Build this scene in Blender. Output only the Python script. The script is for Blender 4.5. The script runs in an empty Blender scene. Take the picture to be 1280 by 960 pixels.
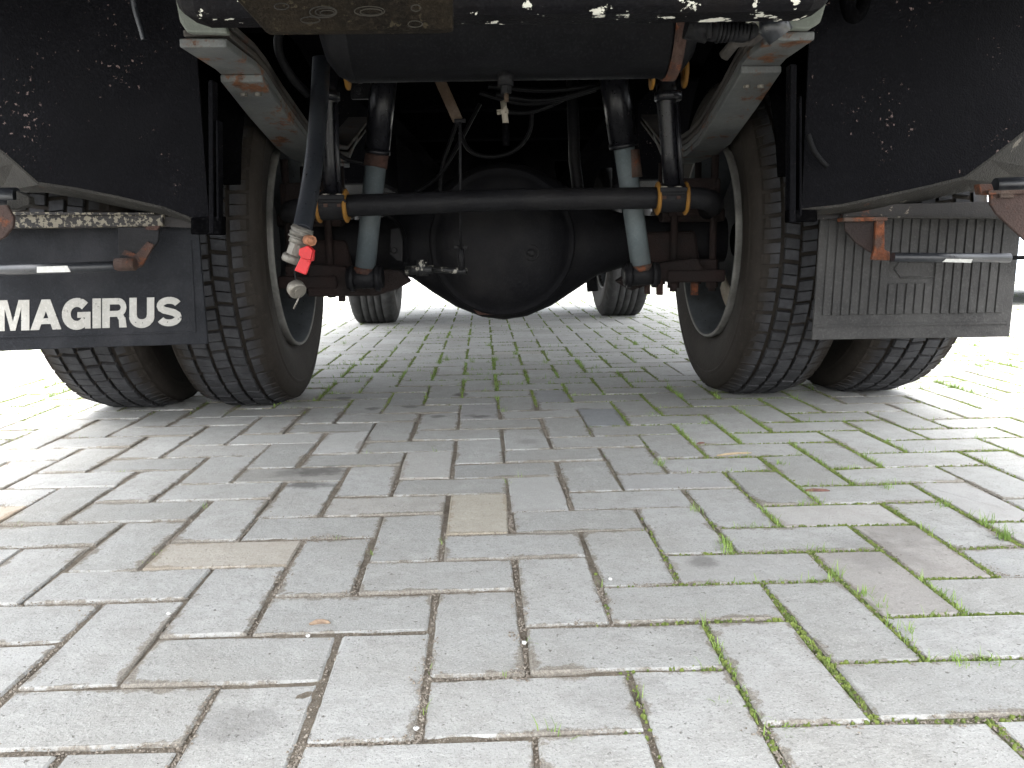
import bpy, bmesh, math, random
import numpy as np
from mathutils import Vector, Matrix, noise as mnoise
random.seed(7); rng = np.random.default_rng(7)
S = bpy.context.scene
C = S.collection
PI = math.pi

# ------------------------------------------------------------------ camera
FPX, PIT, ROL, CAMH = 1021.8, 0.1686, -0.0145, 0.470
U_ = 0.1125                                   # paving unit (stone width + joint)
_c, _s = math.cos(PIT), math.sin(PIT)
Fv = Vector((0, _c, -_s)); R0 = Vector((1, 0, 0)); U0 = Vector((0, _s, _c))
cr, sr = math.cos(ROL), math.sin(ROL)
Rv = R0*cr + U0*sr; Uv = -R0*sr + U0*cr
cam_d = bpy.data.cameras.new('camera'); cam = bpy.data.objects.new('camera', cam_d); C.objects.link(cam)
m = Matrix((Rv, Uv, -Fv)).transposed().to_4x4(); m.translation = (0, 0, CAMH)
cam.matrix_world = m
cam_d.sensor_width = 36; cam_d.lens = 36*FPX/1280
cam_d.clip_start = 0.02; cam_d.clip_end = 3000
S.camera = cam

# ------------------------------------------------------------------ world, sun, exposure
SUN_EL, SUN_AZ = math.radians(68), math.radians(188)
w = bpy.data.worlds.new('World'); S.world = w; w.use_nodes = True
nt = w.node_tree; nt.nodes.clear()
sky = nt.nodes.new('ShaderNodeTexSky'); sky.sky_type = 'NISHITA'; sky.sun_disc = False
sky.sun_elevation = SUN_EL; sky.sun_rotation = SUN_AZ; sky.air_density = 1.0; sky.dust_density = 5.0; sky.ozone_density = 1.0
hs = nt.nodes.new('ShaderNodeHueSaturation'); hs.inputs['Saturation'].default_value = 0.20
bg = nt.nodes.new('ShaderNodeBackground'); bg.inputs['Strength'].default_value = 0.15
wo = nt.nodes.new('ShaderNodeOutputWorld')
nt.links.new(sky.outputs[0], hs.inputs['Color']); nt.links.new(hs.outputs[0], bg.inputs[0]); nt.links.new(bg.outputs[0], wo.inputs[0])
sd = bpy.data.lights.new('sun', 'SUN'); sd.energy = 0.5; sd.angle = math.radians(28); sd.color = (1, .97, .93)
so = bpy.data.objects.new('sun', sd); C.objects.link(so)
sdir = Vector((math.cos(SUN_EL)*math.sin(SUN_AZ), math.cos(SUN_EL)*math.cos(SUN_AZ), math.sin(SUN_EL)))
so.rotation_euler = sdir.to_track_quat('Z', 'Y').to_euler(); so.location = sdir*30
S.view_settings.view_transform = 'Standard'; S.view_settings.look = 'None'
S.view_settings.exposure = 3.12; S.view_settings.gamma = 1.0
S.cycles.max_bounces = 8; S.cycles.diffuse_bounces = 5

# ------------------------------------------------------------------ pixel -> place helpers
SL = 0.04                                     # the axle is turned a little: left wheels nearer
def ray(px, py): return Fv + Rv*((px-640)/FPX) - Uv*((py-480)/FPX)
def A(px, py, Y, sl=SL):
    d = ray(px, py); t = Y/(d.y - sl*d.x); return Vector((0, 0, CAMH)) + d*t
def G(px, py, z=0):
    d = ray(px, py); return Vector((0, 0, CAMH)) + d*((z-CAMH)/d.z)

# ------------------------------------------------------------------ materials
class N:
    def __init__(s, name):
        s.m = bpy.data.materials.new(name); s.m.use_nodes = True; s.t = s.m.node_tree; s.t.nodes.clear()
        s.out = s.n('ShaderNodeOutputMaterial'); s.b = s.n('ShaderNodeBsdfPrincipled'); s.l(s.b.outputs[0], s.out.inputs[0])
    def n(s, k, **a):
        x = s.t.nodes.new(k)
        for q, v in a.items(): setattr(x, q, v)
        return x
    def l(s, a, b): s.t.links.new(a, b)
    def pos(s, obj=False):
        return s.n('ShaderNodeTexCoord').outputs['Object'] if obj else s.n('ShaderNodeNewGeometry').outputs['Position']
    def noise(s, vec, scale, detail=4, rough=.55, off=(0, 0, 0), stretch=None):
        if off != (0, 0, 0) or stretch:
            mp = s.n('ShaderNodeMapping'); mp.inputs['Location'].default_value = off
            if stretch: mp.inputs['Scale'].default_value = stretch
            s.l(vec, mp.inputs[0]); vec = mp.outputs[0]
        x = s.n('ShaderNodeTexNoise'); x.inputs['Scale'].default_value = scale; x.inputs['Detail'].default_value = detail
        x.inputs['Roughness'].default_value = rough; s.l(vec, x.inputs['Vector']); return x.outputs['Fac']
    def ramp(s, f, a, b):
        x = s.n('ShaderNodeMapRange'); x.interpolation_type = 'SMOOTHSTEP'; s.l(f, x.inputs['Value'])
        x.inputs['From Min'].default_value = a; x.inputs['From Max'].default_value = b; return x.outputs[0]
    def mul(s, a, b, op='MULTIPLY'):
        x = s.n('ShaderNodeMath', operation=op)
        for i, v in enumerate((a, b)):
            if isinstance(v, (int, float)): x.inputs[i].default_value = v
            else: s.l(v, x.inputs[i])
        return x.outputs[0]
    def mix(s, f, a, b):
        x = s.n('ShaderNodeMix', data_type='RGBA')
        if isinstance(f, (int, float)): x.inputs[0].default_value = f
        else: s.l(f, x.inputs[0])
        for k, v in ((6, a), (7, b)):
            if isinstance(v, tuple): x.inputs[k].default_value = (*v, 1)
            else: s.l(v, x.inputs[k])
        return x.outputs[2]
    def bump(s, h, strength=.4, dist=.002, prev=None):
        x = s.n('ShaderNodeBump'); x.inputs['Strength'].default_value = strength; x.inputs['Distance'].default_value = dist
        s.l(h, x.inputs['Height'])
        if prev: s.l(prev, x.inputs['Normal'])
        return x.outputs[0]

def metal(name, c1, c2, rough=.45, metallic=0., rust=0., chips=0., chipc=(.62, .6, .52), dust=0., dustc=(.16, .13, .1), scale=1., bump=.3, seed=0., chipscale=22, rustc=(.13, .04, .015), spec=.3, cmask=False):
    k = N(name); p = k.pos(); o = (seed*3.1, seed*1.7, seed)
    f = k.noise(p, 9*scale, 6, .65, o)
    col = k.mix(k.ramp(f, .3, .7), c1, c2)
    fine = k.noise(p, 160*scale, 3, .6, o)
    col = k.mix(k.mul(k.ramp(fine, .45, .8), .35), col, tuple(min(1, v*2.2+.01) for v in c2))
    rg = None
    if dust > 0:
        d = k.noise(p, 5, 7, .7, (5+seed, 2, 1)); df = k.mul(k.ramp(d, .42, .75), dust); col = k.mix(df, col, dustc)
    if rust > 0:
        r = k.noise(p, 11, 8, .72, (9+seed, 4, 3)); t = .72-.34*rust
        rf = k.ramp(r, t, t+.07); rc = k.mix(k.ramp(k.noise(p, 60, 4), .35, .7), rustc, tuple(v*.4 for v in rustc)); col = k.mix(rf, col, rc)
        rg = rf
    if chips > 0:
        r = k.noise(p, chipscale, 6, .6, (1+seed, 7, 2)); t = .74-.3*chips
        if cmask: r = k.mul(r, k.mul(k.mul(k.noise(p, 5, 4, .6, (3, 8, 1)), .55, 'SUBTRACT'), .5), 'ADD')
        cf = k.ramp(r, t, t+.015); col = k.mix(cf, col, chipc)
    k.l(col, k.b.inputs['Base Color'])
    k.b.inputs['Metallic'].default_value = metallic; k.b.inputs['Specular IOR Level'].default_value = spec
    rr = k.n('ShaderNodeMapRange'); k.l(fine, rr.inputs[0]); rr.inputs['To Min'].default_value = max(.05, rough-.15); rr.inputs['To Max'].default_value = min(1, rough+.25)
    k.l(rr.outputs[0], k.b.inputs['Roughness'])
    h = k.mul(k.noise(p, 45*scale, 6, .65, o), k.noise(p, 260, 2), 'ADD')
    k.l(k.bump(h, bump, .003), k.b.inputs['Normal'])
    return k.m

M = {}
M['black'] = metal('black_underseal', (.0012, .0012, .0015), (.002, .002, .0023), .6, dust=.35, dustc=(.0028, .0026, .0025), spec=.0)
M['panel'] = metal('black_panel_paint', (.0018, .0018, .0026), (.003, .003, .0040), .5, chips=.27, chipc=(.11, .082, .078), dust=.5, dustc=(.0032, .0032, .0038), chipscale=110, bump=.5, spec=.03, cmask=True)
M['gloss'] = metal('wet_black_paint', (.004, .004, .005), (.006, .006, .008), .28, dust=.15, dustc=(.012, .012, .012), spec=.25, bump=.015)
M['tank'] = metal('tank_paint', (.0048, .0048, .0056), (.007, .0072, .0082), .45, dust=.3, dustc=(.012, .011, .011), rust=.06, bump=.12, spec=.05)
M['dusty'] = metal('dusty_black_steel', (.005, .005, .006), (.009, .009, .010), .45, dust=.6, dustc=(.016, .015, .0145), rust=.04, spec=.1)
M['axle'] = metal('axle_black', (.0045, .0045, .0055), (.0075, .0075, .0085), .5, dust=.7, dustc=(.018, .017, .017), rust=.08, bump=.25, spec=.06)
M['rust'] = metal('rusty_steel', (.05, .022, .015), (.02, .011, .009), .85, rust=.6, dust=.3, bump=.7)
M['rustdark'] = metal('dark_rusty_steel', (.018, .009, .0075), (.008, .0055, .005), .85, rust=.18, dust=.2, dustc=(.02, .016, .014), rustc=(.10, .032, .015), bump=.7)
M['rustplate'] = metal('rust_brown_plate', (.05, .03, .025), (.03, .018, .015), .8, rust=.45, chips=.1, bump=.6)
M['spring'] = metal('grey_spring_paint', (.12, .123, .117), (.075, .079, .08), .6, rust=.55, dust=.5, dustc=(.035, .03, .026), bump=.3, rustc=(.13, .055, .025))
M['springdark'] = metal('spring_edge', (.030, .026, .024), (.045, .041, .037), .7, rust=.5, rustc=(.06, .028, .018), dust=.5, bump=.5)
M['greyplate'] = metal('grey_green_paint', (.13, .14, .12), (.09, .10, .085), .6, rust=.12, chips=.0, dust=.4, dustc=(.08, .08, .07))
M['chipbar'] = metal('chipped_black_bar', (.0035, .0035, .0045), (.006, .0058, .007), .5, spec=.06, chips=.47, chipc=(.62, .61, .54), dust=.3, dustc=(.012, .009, .006), chipscale=24)
M['chiprail'] = metal('chipped_channel', (.007, .0065, .0065), (.012, .010, .009), .6, chips=.72, chipc=(.14, .125, .095), chipscale=95)
M['rail2'] = metal('dark_channel', (.006, .0055, .0055), (.012, .010, .009), .6, chips=.25, chipc=(.12, .10, .08), rust=.3, chipscale=50)
M['plank'] = metal('mottled_brown_plate', (.005, .004, .003), (.014, .0105, .0065), .75, chips=.4, chipc=(.028, .023, .015), spec=.08, chipscale=60, rust=.3, dust=.6, dustc=(.004, .0035, .003), bump=.9, rustc=(.03, .018, .01))
M['flange'] = metal('dirty_edge', (.017, .0155, .013), (.008, .0073, .006), .8, chips=.25, chipc=(.08, .073, .06), dustc=(.02, .018, .015), dust=.5, bump=.7, rust=.2)
M['shockgrey'] = metal('blue_grey_shock', (.078, .091, .097), (.052, .064, .070), .5, rust=.12, dust=.4, dustc=(.1, .1, .1), bump=.1)
M['ltgrey'] = metal('pale_shock', (.11, .13, .137), (.075, .095, .10), .5, rust=.1, dust=.4, dustc=(.12, .12, .12), bump=.1)
M['yellow'] = metal('yellow_bush', (.22, .105, .012), (.13, .06, .009), .6, dust=.5, dustc=(.12, .06, .02))
M['amber'] = metal('rusty_amber_bar', (.03, .016, .006), (.018, .009, .004), .8, rust=.3, dust=.4)
M['zinc'] = metal('dull_zinc', (.17, .16, .14), (.09, .085, .075), .45, metallic=.5, rust=.1, dust=.5, dustc=(.2, .17, .13))
M['brass'] = metal('corroded_brass', (.30, .13, .07), (.20, .09, .05), .6, metallic=.4)
M['red'] = metal('red_plastic', (.42, .014, .018), (.35, .012, .014), .4, dust=.15, dustc=(.4, .1, .08), bump=.1)
M['hose'] = metal('rubber_hose', (.010, .011, .014), (.016, .018, .022), .3, dust=.5, dustc=(.028, .028, .029), bump=.1, spec=.6)
M['rubber'] = metal('cable_rubber', (.003, .003, .0035), (.005, .005, .0055), .5, spec=.08)
M['rim'] = metal('rim_grey', (.075, .083, .09), (.045, .05, .054), .55, rust=.12, dust=.6, dustc=(.022, .02, .018))
M['flangewhite'] = metal('rim_flange', (.17, .165, .155), (.08, .078, .07), .6, chips=.0, rust=.12, dust=.7, dustc=(.04, .036, .032))
M['cream'] = metal('cream_shield', (.30, .27, .22), (.20, .17, .13), .7, rust=.25, dust=.4)
M['white'] = metal('white_print', (.70, .70, .68), (.62, .62, .60), .6, chips=.0, dust=.35, dustc=(.35, .34, .33), bump=.1)
M['letter'] = metal('worn_white_letters', (.30, .295, .275), (.23, .225, .205), .6, chips=.27, chipc=(.04, .04, .045), dust=.35, dustc=(.25, .24, .22), bump=.1, chipscale=90)
M['flapL'] = metal('mudflap_rubber', (.0075, .0082, .010), (.012, .013, .0155), .6, dust=.7, dustc=(.03, .03, .033), bump=.4, spec=.1)
M['flapR'] = metal('dusty_mudflap_rubber', (.027, .0265, .0262), (.043, .042, .041), .7, spec=.12, dust=.6, dustc=(.058, .057, .055), bump=.4)
M['sticker'] = metal('white_sticker', (.45, .45, .43), (.40, .40, .38), .5, bump=.05)
M['carpaint'] = metal('car_paint', (.55, .62, .70), (.52, .60, .68), .25, bump=.02)
M['carglass'] = metal('car_glass', (.02, .025, .03), (.02, .025, .03), .1, bump=.01)
M['carblack'] = metal('car_plastic', (.02, .02, .022), (.03, .03, .03), .6)
M['lamp'] = metal('lamp_lens', (.6, .62, .65), (.5, .52, .55), .15, bump=.01)

def tyre_mat(name, side, tread, dusty):
    k = N(name); p = k.pos(True)
    col = k.mix(k.ramp(k.noise(p, 7, 6, .7), .3, .75), side, tuple(v*1.5 for v in side))
    col = k.mix(k.mul(k.ramp(k.noise(p, 70, 5, .7), .5, .8), dusty), col, (.05, .043, .036))
    at = k.n('ShaderNodeAttribute', attribute_name='tread')
    tc = k.mix(k.ramp(k.noise(p, 22, 5, .65), .35, .7), tread, tuple(v*1.7 for v in tread))
    tc = k.mix(k.mul(k.ramp(k.noise(p, 300, 2), .62, .7), .4), tc, (.07, .066, .06))
    col = k.mix(at.outputs['Fac'], col, tc)
    k.l(col, k.b.inputs['Base Color']); k.b.inputs['Roughness'].default_value = .7; k.b.inputs['Specular IOR Level'].default_value = .1
    k.l(k.bump(k.mul(k.noise(p, 130, 5, .7), k.noise(p, 25, 4), 'ADD'), .5, .002), k.b.inputs['Normal'])
    return k.m
M['tyre'] = tyre_mat('tyre_rubber', (.019, .0162, .0138), (.031, .0315, .034), .55)
M['tyre2'] = tyre_mat('front_tyre_rubber', (.026, .024, .022), (.034, .034, .034), .3)

# ------------------------------------------------------------------ mesh builder
class MB:
    def __init__(s): s.v = []; s.f = []; s.mi = []; s.sm = []
    def add(s, vs, fs, mi=0, smooth=False):
        b = len(s.v); s.v += [Vector(v) for v in vs]; s.f += [tuple(b+i for i in f) for f in fs]
        s.mi += [mi]*len(fs); s.sm += [smooth]*len(fs); return s
    def hexa(s, p, mi=0):   # 8 corners: 4 bottom, 4 top
        return s.add(p, [(3, 2, 1, 0), (4, 5, 6, 7), (0, 1, 5, 4), (1, 2, 6, 5), (2, 3, 7, 6), (3, 0, 4, 7)], mi)
    def box(s, c, h, mi=0, rot=None):
        c = Vector(c); P = [Vector((x*h[0], y*h[1], z*h[2])) for z in (-1, 1) for x, y in ((-1, -1), (1, -1), (1, 1), (-1, 1))]
        if rot: P = [rot @ q for q in P]
        return s.hexa([c+q for q in P], mi)
    def prism(s, poly, d, mi=0):   # polygon (3D points) pushed along vector d
        n = len(poly); d = Vector(d); a = [Vector(p) for p in poly]
        return s.add(a+[p+d for p in a], [tuple(range(n)), tuple(range(2*n-1, n-1, -1))]+[(i, n+i, n+(i+1) % n, (i+1) % n) for i in range(n)], mi)
    def tube(s, pts, r, n=12, mi=0, cap=True, smooth=True):
        pts = [Vector(p) for p in pts]; rs = r if isinstance(r, (list, tuple)) else [r]*len(pts)
        vs = []; up = None
        for i, p in enumerate(pts):
            t = (pts[min(i+1, len(pts)-1)]-pts[max(i-1, 0)]).normalized()
            if up is None: up = t.orthogonal().normalized()
            up = (up - t*up.dot(t)).normalized(); b = t.cross(up)
            vs += [p+(up*math.cos(2*PI*k/n)+b*math.sin(2*PI*k/n))*rs[i] for k in range(n)]
        fs = [(i*n+k, i*n+(k+1) % n, (i+1)*n+(k+1) % n, (i+1)*n+k) for i in range(len(pts)-1) for k in range(n)]
        s.add(vs, fs, mi, smooth)
        if cap:
            L = len(s.v)-len(vs); e = L+(len(pts)-1)*n
            s.f += [tuple(L+k for k in range(n-1, -1, -1)), tuple(e+k for k in range(n))]; s.mi += [mi]*2; s.sm += [False]*2
        return s
    def lathe(s, prof, c, ax='x', n=32, mi=0, smooth=True, mf=None):   # prof: (along axis, radius)
        c = Vector(c); vs = []
        for a, r in prof:
            for k in range(n):
                t = 2*PI*k/n; q = (a, r*math.cos(t), r*math.sin(t))
                if ax == 'y': q = (q[2], q[0], q[1])
                if ax == 'z': q = (q[1], q[2], q[0])
                vs.append(c+Vector(q))
        fs = [(i*n+k, i*n+(k+1) % n, (i+1)*n+(k+1) % n, (i+1)*n+k) for i in range(len(prof)-1) for k in range(n)]
        s.add(vs, fs, mi, smooth)
        if mf:
            for i in range(len(prof)-1):
                for k in range(n): s.mi[len(s.mi)-len(fs)+i*n+k] = mf[i]
        return s
    def build(s, name, mats, parent=None, local=False, bevel=0.):
        me = bpy.data.meshes.new(name)
        off = Vector((0, 0, 0))
        if not local:
            lo = Vector([min(v[i] for v in s.v) for i in range(3)]); hi = Vector([max(v[i] for v in s.v) for i in range(3)]); off = (lo+hi)/2
        me.from_pydata([v-off for v in s.v], [], s.f)
        for mm in (mats if isinstance(mats, (list, tuple)) else [mats]): me.materials.append(mm)
        me.polygons.foreach_set('material_index', s.mi); me.polygons.foreach_set('use_smooth', s.sm); me.update()
        bm = bmesh.new(); bm.from_mesh(me); bmesh.ops.remove_doubles(bm, verts=bm.verts, dist=1e-6) if False else None
        bmesh.ops.recalc_face_normals(bm, faces=bm.faces); bm.to_mesh(me); bm.free()
        o = bpy.data.objects.new(name, me); C.objects.link(o)
        wp = off.copy()
        if parent:
            o.parent = parent
            if not local: wp = off - wpos(parent)
        o.location = wp
        if bevel > 0:
            b = o.modifiers.new('bevel', 'BEVEL'); b.width = bevel; b.segments = 2; b.limit_method = 'ANGLE'; b.angle_limit = .6
        return o
def wpos(o):
    p = Vector((0, 0, 0))
    while o: p += o.location; o = o.parent
    return p
def empty(name, loc, parent=None):
    o = bpy.data.objects.new(name, None); C.objects.link(o); o.empty_display_size = .1
    if parent: o.parent = parent; o.location = Vector(loc)-wpos(parent)
    else: o.location = loc
    return o
def tag(o, label, cat, group=None, kind=None):
    if label: o['label'] = label
    if cat: o['category'] = cat
    if group: o['group'] = group
    if kind: o['kind'] = kind
    return o

# ================================================================== GROUND
YAW, CX, CY = 0.0346, 0.632, -6.44
cy_, sy_ = math.cos(YAW), math.sin(YAW)
def pw(X, Y):                                  # pattern units -> world
    dx, dy = (X-CX)*U_, (Y-CY)*U_
    return dx*cy_-dy*sy_, dx*sy_+dy*cy_
def px_of(x, y, z=0):
    D = Vector((x, y, z-CAMH)); f = D.dot(Fv)
    return (640+FPX*D.dot(Rv)/f, 480-FPX*D.dot(Uv)/f) if f > .05 else None

def base_tint(k, oi, base):
    x = k.n('ShaderNodeMix', data_type='RGBA', blend_type='MULTIPLY'); x.inputs[0].default_value = .55
    k.l(oi.outputs['Color'], x.inputs[6]); k.l(base, x.inputs[7])
    y = k.n('ShaderNodeVectorMath', operation='SCALE'); k.l(x.outputs[2], y.inputs[0]); y.inputs['Scale'].default_value = 1.6
    return y.outputs[0]
TINT = {}
def stone_mat(name, stuff):
    k = N(name); p = k.pos()
    if stuff: rnd = k.n('ShaderNodeAttribute', attribute_name='shade').outputs['Fac']
    else: rnd = k.n('ShaderNodeObjectInfo').outputs['Random']
    base = k.mix(rnd, (.30, .302, .288), (.40, .402, .388))
    r2 = k.mul(k.mul(rnd, 37.7), 1.0, 'MODULO') if False else None
    fr = k.n('ShaderNodeMath', operation='FRACT'); k.l(k.mul(rnd, 37.7), fr.inputs[0])
    fr2 = k.n('ShaderNodeMath', operation='FRACT'); k.l(k.mul(rnd, 173.3), fr2.inputs[0])
    base = k.mix(k.mul(k.ramp(fr.outputs[0], .93, .985), .25), base, (.37, .31, .24))      # a few warm stones
    base = k.mix(k.mul(k.ramp(fr2.outputs[0], .965, .98), .2), base, (.19, .20, .21))    # a few blue-grey ones
    big = k.noise(p, 4.5, 5, .6); base = k.mix(k.mul(k.ramp(big, .38, .72), .40), base, (.25, .238, .21))
    med = k.noise(p, 30, 7, .72, (3, 1, 0)); base = k.mix(k.mul(k.ramp(med, .42, .66), .45), base, (.255, .25, .232))
    med2 = k.noise(p, 17, 7, .75, (8, 2, 5)); base = k.mix(k.mul(k.ramp(med2, .50, .70), .5), base, (.43, .43, .41))
    sp = k.noise(p, 420, 3, .7); base = k.mix(k.mul(k.ramp(sp, .54, .66), .5), base, (.50, .50, .48))
    sd_ = k.noise(p, 330, 3, .7, (7, 3, 1)); base = k.mix(k.mul(k.ramp(sd_, .55, .66), .6), base, (.15, .148, .14))
    po = k.noise(p, 130, 3, .6, (2, 9, 4)); pit = k.ramp(po, .66, .72)
    base = k.mix(k.mul(pit, .75), base, (.11, .10, .085))
    if not stuff:   # soil worn into the rims of each stone
        oc = k.n('ShaderNodeTexCoord').outputs['Object']; ab = k.n('ShaderNodeVectorMath', operation='ABSOLUTE'); k.l(oc, ab.inputs[0])
        sx = k.n('ShaderNodeSeparateXYZ'); k.l(ab.outputs[0], sx.inputs[0])
        ed = k.mul(k.mul(.1086, sx.outputs[0], 'SUBTRACT'), k.mul(.0524, sx.outputs[1], 'SUBTRACT'), 'MINIMUM')
        en = k.mul(k.mul(k.noise(p, 45, 7, .8, (1, 5, 2)), .47, 'SUBTRACT'), .05)
        es = k.mul(k.mul(k.noise(p, 6, 3, .6, (6, 1, 2)), .5, 'SUBTRACT'), .05)
        e2 = k.mul(k.mul(ed, en, 'SUBTRACT'), es, 'SUBTRACT')
        base = k.mix(k.mul(k.ramp(e2, .0035, -.0015), .8), base, k.mix(k.ramp(sp, .4, .6), (.13, .112, .09), (.24, .215, .175)))
    if not stuff:
        oi = k.n('ShaderNodeObjectInfo'); base = k.mix(k.mul(oi.outputs['Alpha'], .48), base, base_tint(k, oi, base))
    # damp oily stains, each with a place and a ragged edge
    nz = k.noise(p, 22, 6, .7, (4, 4, 0))
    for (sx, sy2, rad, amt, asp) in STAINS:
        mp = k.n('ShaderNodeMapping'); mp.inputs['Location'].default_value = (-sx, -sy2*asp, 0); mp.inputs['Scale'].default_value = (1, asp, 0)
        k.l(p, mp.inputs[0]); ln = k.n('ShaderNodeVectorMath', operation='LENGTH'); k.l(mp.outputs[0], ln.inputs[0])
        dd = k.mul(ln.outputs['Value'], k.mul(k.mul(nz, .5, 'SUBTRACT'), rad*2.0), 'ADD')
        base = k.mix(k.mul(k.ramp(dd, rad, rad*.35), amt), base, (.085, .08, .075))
    k.l(base, k.b.inputs['Base Color']); k.b.inputs['Roughness'].default_value = .88
    k.b.inputs['Specular IOR Level'].default_value = .25
    h = k.mul(k.mul(sp, .6), k.mul(k.noise(p, 90, 5, .7), 1.0), 'ADD'); h = k.mul(h, k.mul(pit, -1.2), 'ADD')
    k.l(k.bump(k.mul(h, k.mul(med, 2.0), 'ADD'), .7, .002), k.b.inputs['Normal'])
    return k.m
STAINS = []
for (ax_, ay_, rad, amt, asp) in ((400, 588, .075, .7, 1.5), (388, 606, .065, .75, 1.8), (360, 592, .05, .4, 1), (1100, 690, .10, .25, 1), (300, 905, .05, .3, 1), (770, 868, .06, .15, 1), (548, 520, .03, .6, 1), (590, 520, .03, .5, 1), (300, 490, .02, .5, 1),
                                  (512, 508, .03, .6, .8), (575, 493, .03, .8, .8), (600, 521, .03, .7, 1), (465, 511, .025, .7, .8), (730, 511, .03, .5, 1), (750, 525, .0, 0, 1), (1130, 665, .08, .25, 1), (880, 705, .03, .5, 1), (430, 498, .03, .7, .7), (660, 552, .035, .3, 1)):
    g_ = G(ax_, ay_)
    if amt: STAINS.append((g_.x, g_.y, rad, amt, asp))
MS = stone_mat('paving_concrete', False); MSF = stone_mat('paving_concrete_far', True)

# soil bed with moss
def soil_mat():
    k = N('joint_soil'); p = k.pos()
    col = k.mix(k.ramp(k.noise(p, 60, 6, .7), .3, .7), (.135, .11, .082), (.235, .20, .15))
    col = k.mix(k.mul(k.ramp(k.noise(p, 400, 3, .7), .55, .68), .8), col, (.34, .31, .27))
    sx = k.n('ShaderNodeSeparateXYZ'); k.l(p, sx.inputs[0])
    a = k.ramp(sx.outputs[0], .08, .5); b = k.ramp(sx.outputs[1], 2.2, 2.8)
    g = k.mul(a, b, 'MAXIMUM'); g2 = k.n('ShaderNodeMath', operation='ABSOLUTE'); k.l(sx.outputs[0], g2.inputs[0])
    g = k.mul(g, k.ramp(g2.outputs[0], 1.1, 1.8), 'MAXIMUM')
    f = k.mul(k.ramp(k.noise(p, 9, 6, .75), .36, .52), k.mul(g, .9))
    col = k.mix(f, col, k.mix(k.ramp(k.noise(p, 120, 3), .3, .7), (.075, .10, .022), (.15, .18, .045)))
    k.l(col, k.b.inputs['Base Color']); k.b.inputs['Roughness'].default_value = .95
    k.l(k.bump(k.mul(k.noise(p, 180, 5, .8), k.noise(p, 600, 2), 'ADD'), 1., .006), k.b.inputs['Normal'])
    return k.m
MSOIL = soil_mat()

def far_mat():
    k = N('far_paving'); p = k.pos()
    br = k.n('ShaderNodeTexBrick'); br.inputs['Scale'].default_value = 1; br.inputs['Brick Width'].default_value = .225; br.inputs['Row Height'].default_value = .1125; br.inputs['Mortar Size'].default_value = .006
    br.inputs['Color1'].default_value = (.33, .33, .32, 1); br.inputs['Color2'].default_value = (.38, .38, .37, 1); br.inputs['Mortar'].default_value = (.15, .16, .08, 1)
    k.l(p, br.inputs[0]); k.l(k.mix(k.mul(k.noise(p, 1.5, 5), .3), br.outputs[0], (.2, .2, .18)), k.b.inputs['Base Color']); k.b.inputs['Roughness'].default_value = .9
    return k.m

gb = MB(); gb.add([(-600, -600, -.030), (600, -600, -.030), (600, 900, -.030), (-600, 900, -.030)], [(0, 1, 2, 3)])
ground = gb.build('ground', far_mat(), local=True); ground['kind'] = 'structure'

# paved area: an empty for the pavement, its stones as parts
pave = empty('paved_yard', (0, 2.5, 0)); pave['kind'] = 'structure'
def hfield(x, y): return mnoise.noise(Vector((x*1.3, y*1.3, 0)))*.0035
# soil bed: fine grid near, coarse elsewhere
nx, ny = 260, 330
xs = np.linspace(-2.6, 3.2, nx); ys = np.linspace(.3, 5.2, ny)
XX, YY = np.meshgrid(xs, ys)
Z = np.empty_like(XX)
for j in range(ny):
    for i in range(nx):
        x, y = xs[i], ys[j]
        Z[j, i] = -.0030 + hfield(x, y) + mnoise.noise(Vector((x*16, y*16, 3)))*.0022 + mnoise.noise(Vector((x*70, y*70, 5)))*.0018
idx = np.arange(nx*ny).reshape(ny, nx)
fc = np.stack([idx[:-1, :-1], idx[:-1, 1:], idx[1:, 1:], idx[1:, :-1]], -1).reshape(-1, 4)
me = bpy.data.meshes.new('soil_bed'); me.from_pydata(np.stack([XX, YY, Z], -1).reshape(-1, 3).tolist(), [], fc.tolist())
me.materials.append(MSOIL); me.polygons.foreach_set('use_smooth', [True]*len(fc))
o = bpy.data.objects.new('soil_bed', me); C.objects.link(o); o.parent = pave; o.location = (0, -2.5, 0); o['kind'] = 'stuff'
cb = MB()
for (x0, x1, y0, y1) in ((-14, 14, -4, .3), (-14, -2.6, .3, 5.2), (3.2, 14, .3, 5.2), (-14, 14, 5.2, 17)):
    cb.add([(x0, y0, -.0065), (x1, y0, -.0065), (x1, y1, -.0065), (x0, y1, -.0065)], [(0, 1, 2, 3)])
o = cb.build('outer_soil_bed', MSOIL, pave); o['kind'] = 'stuff'

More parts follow.
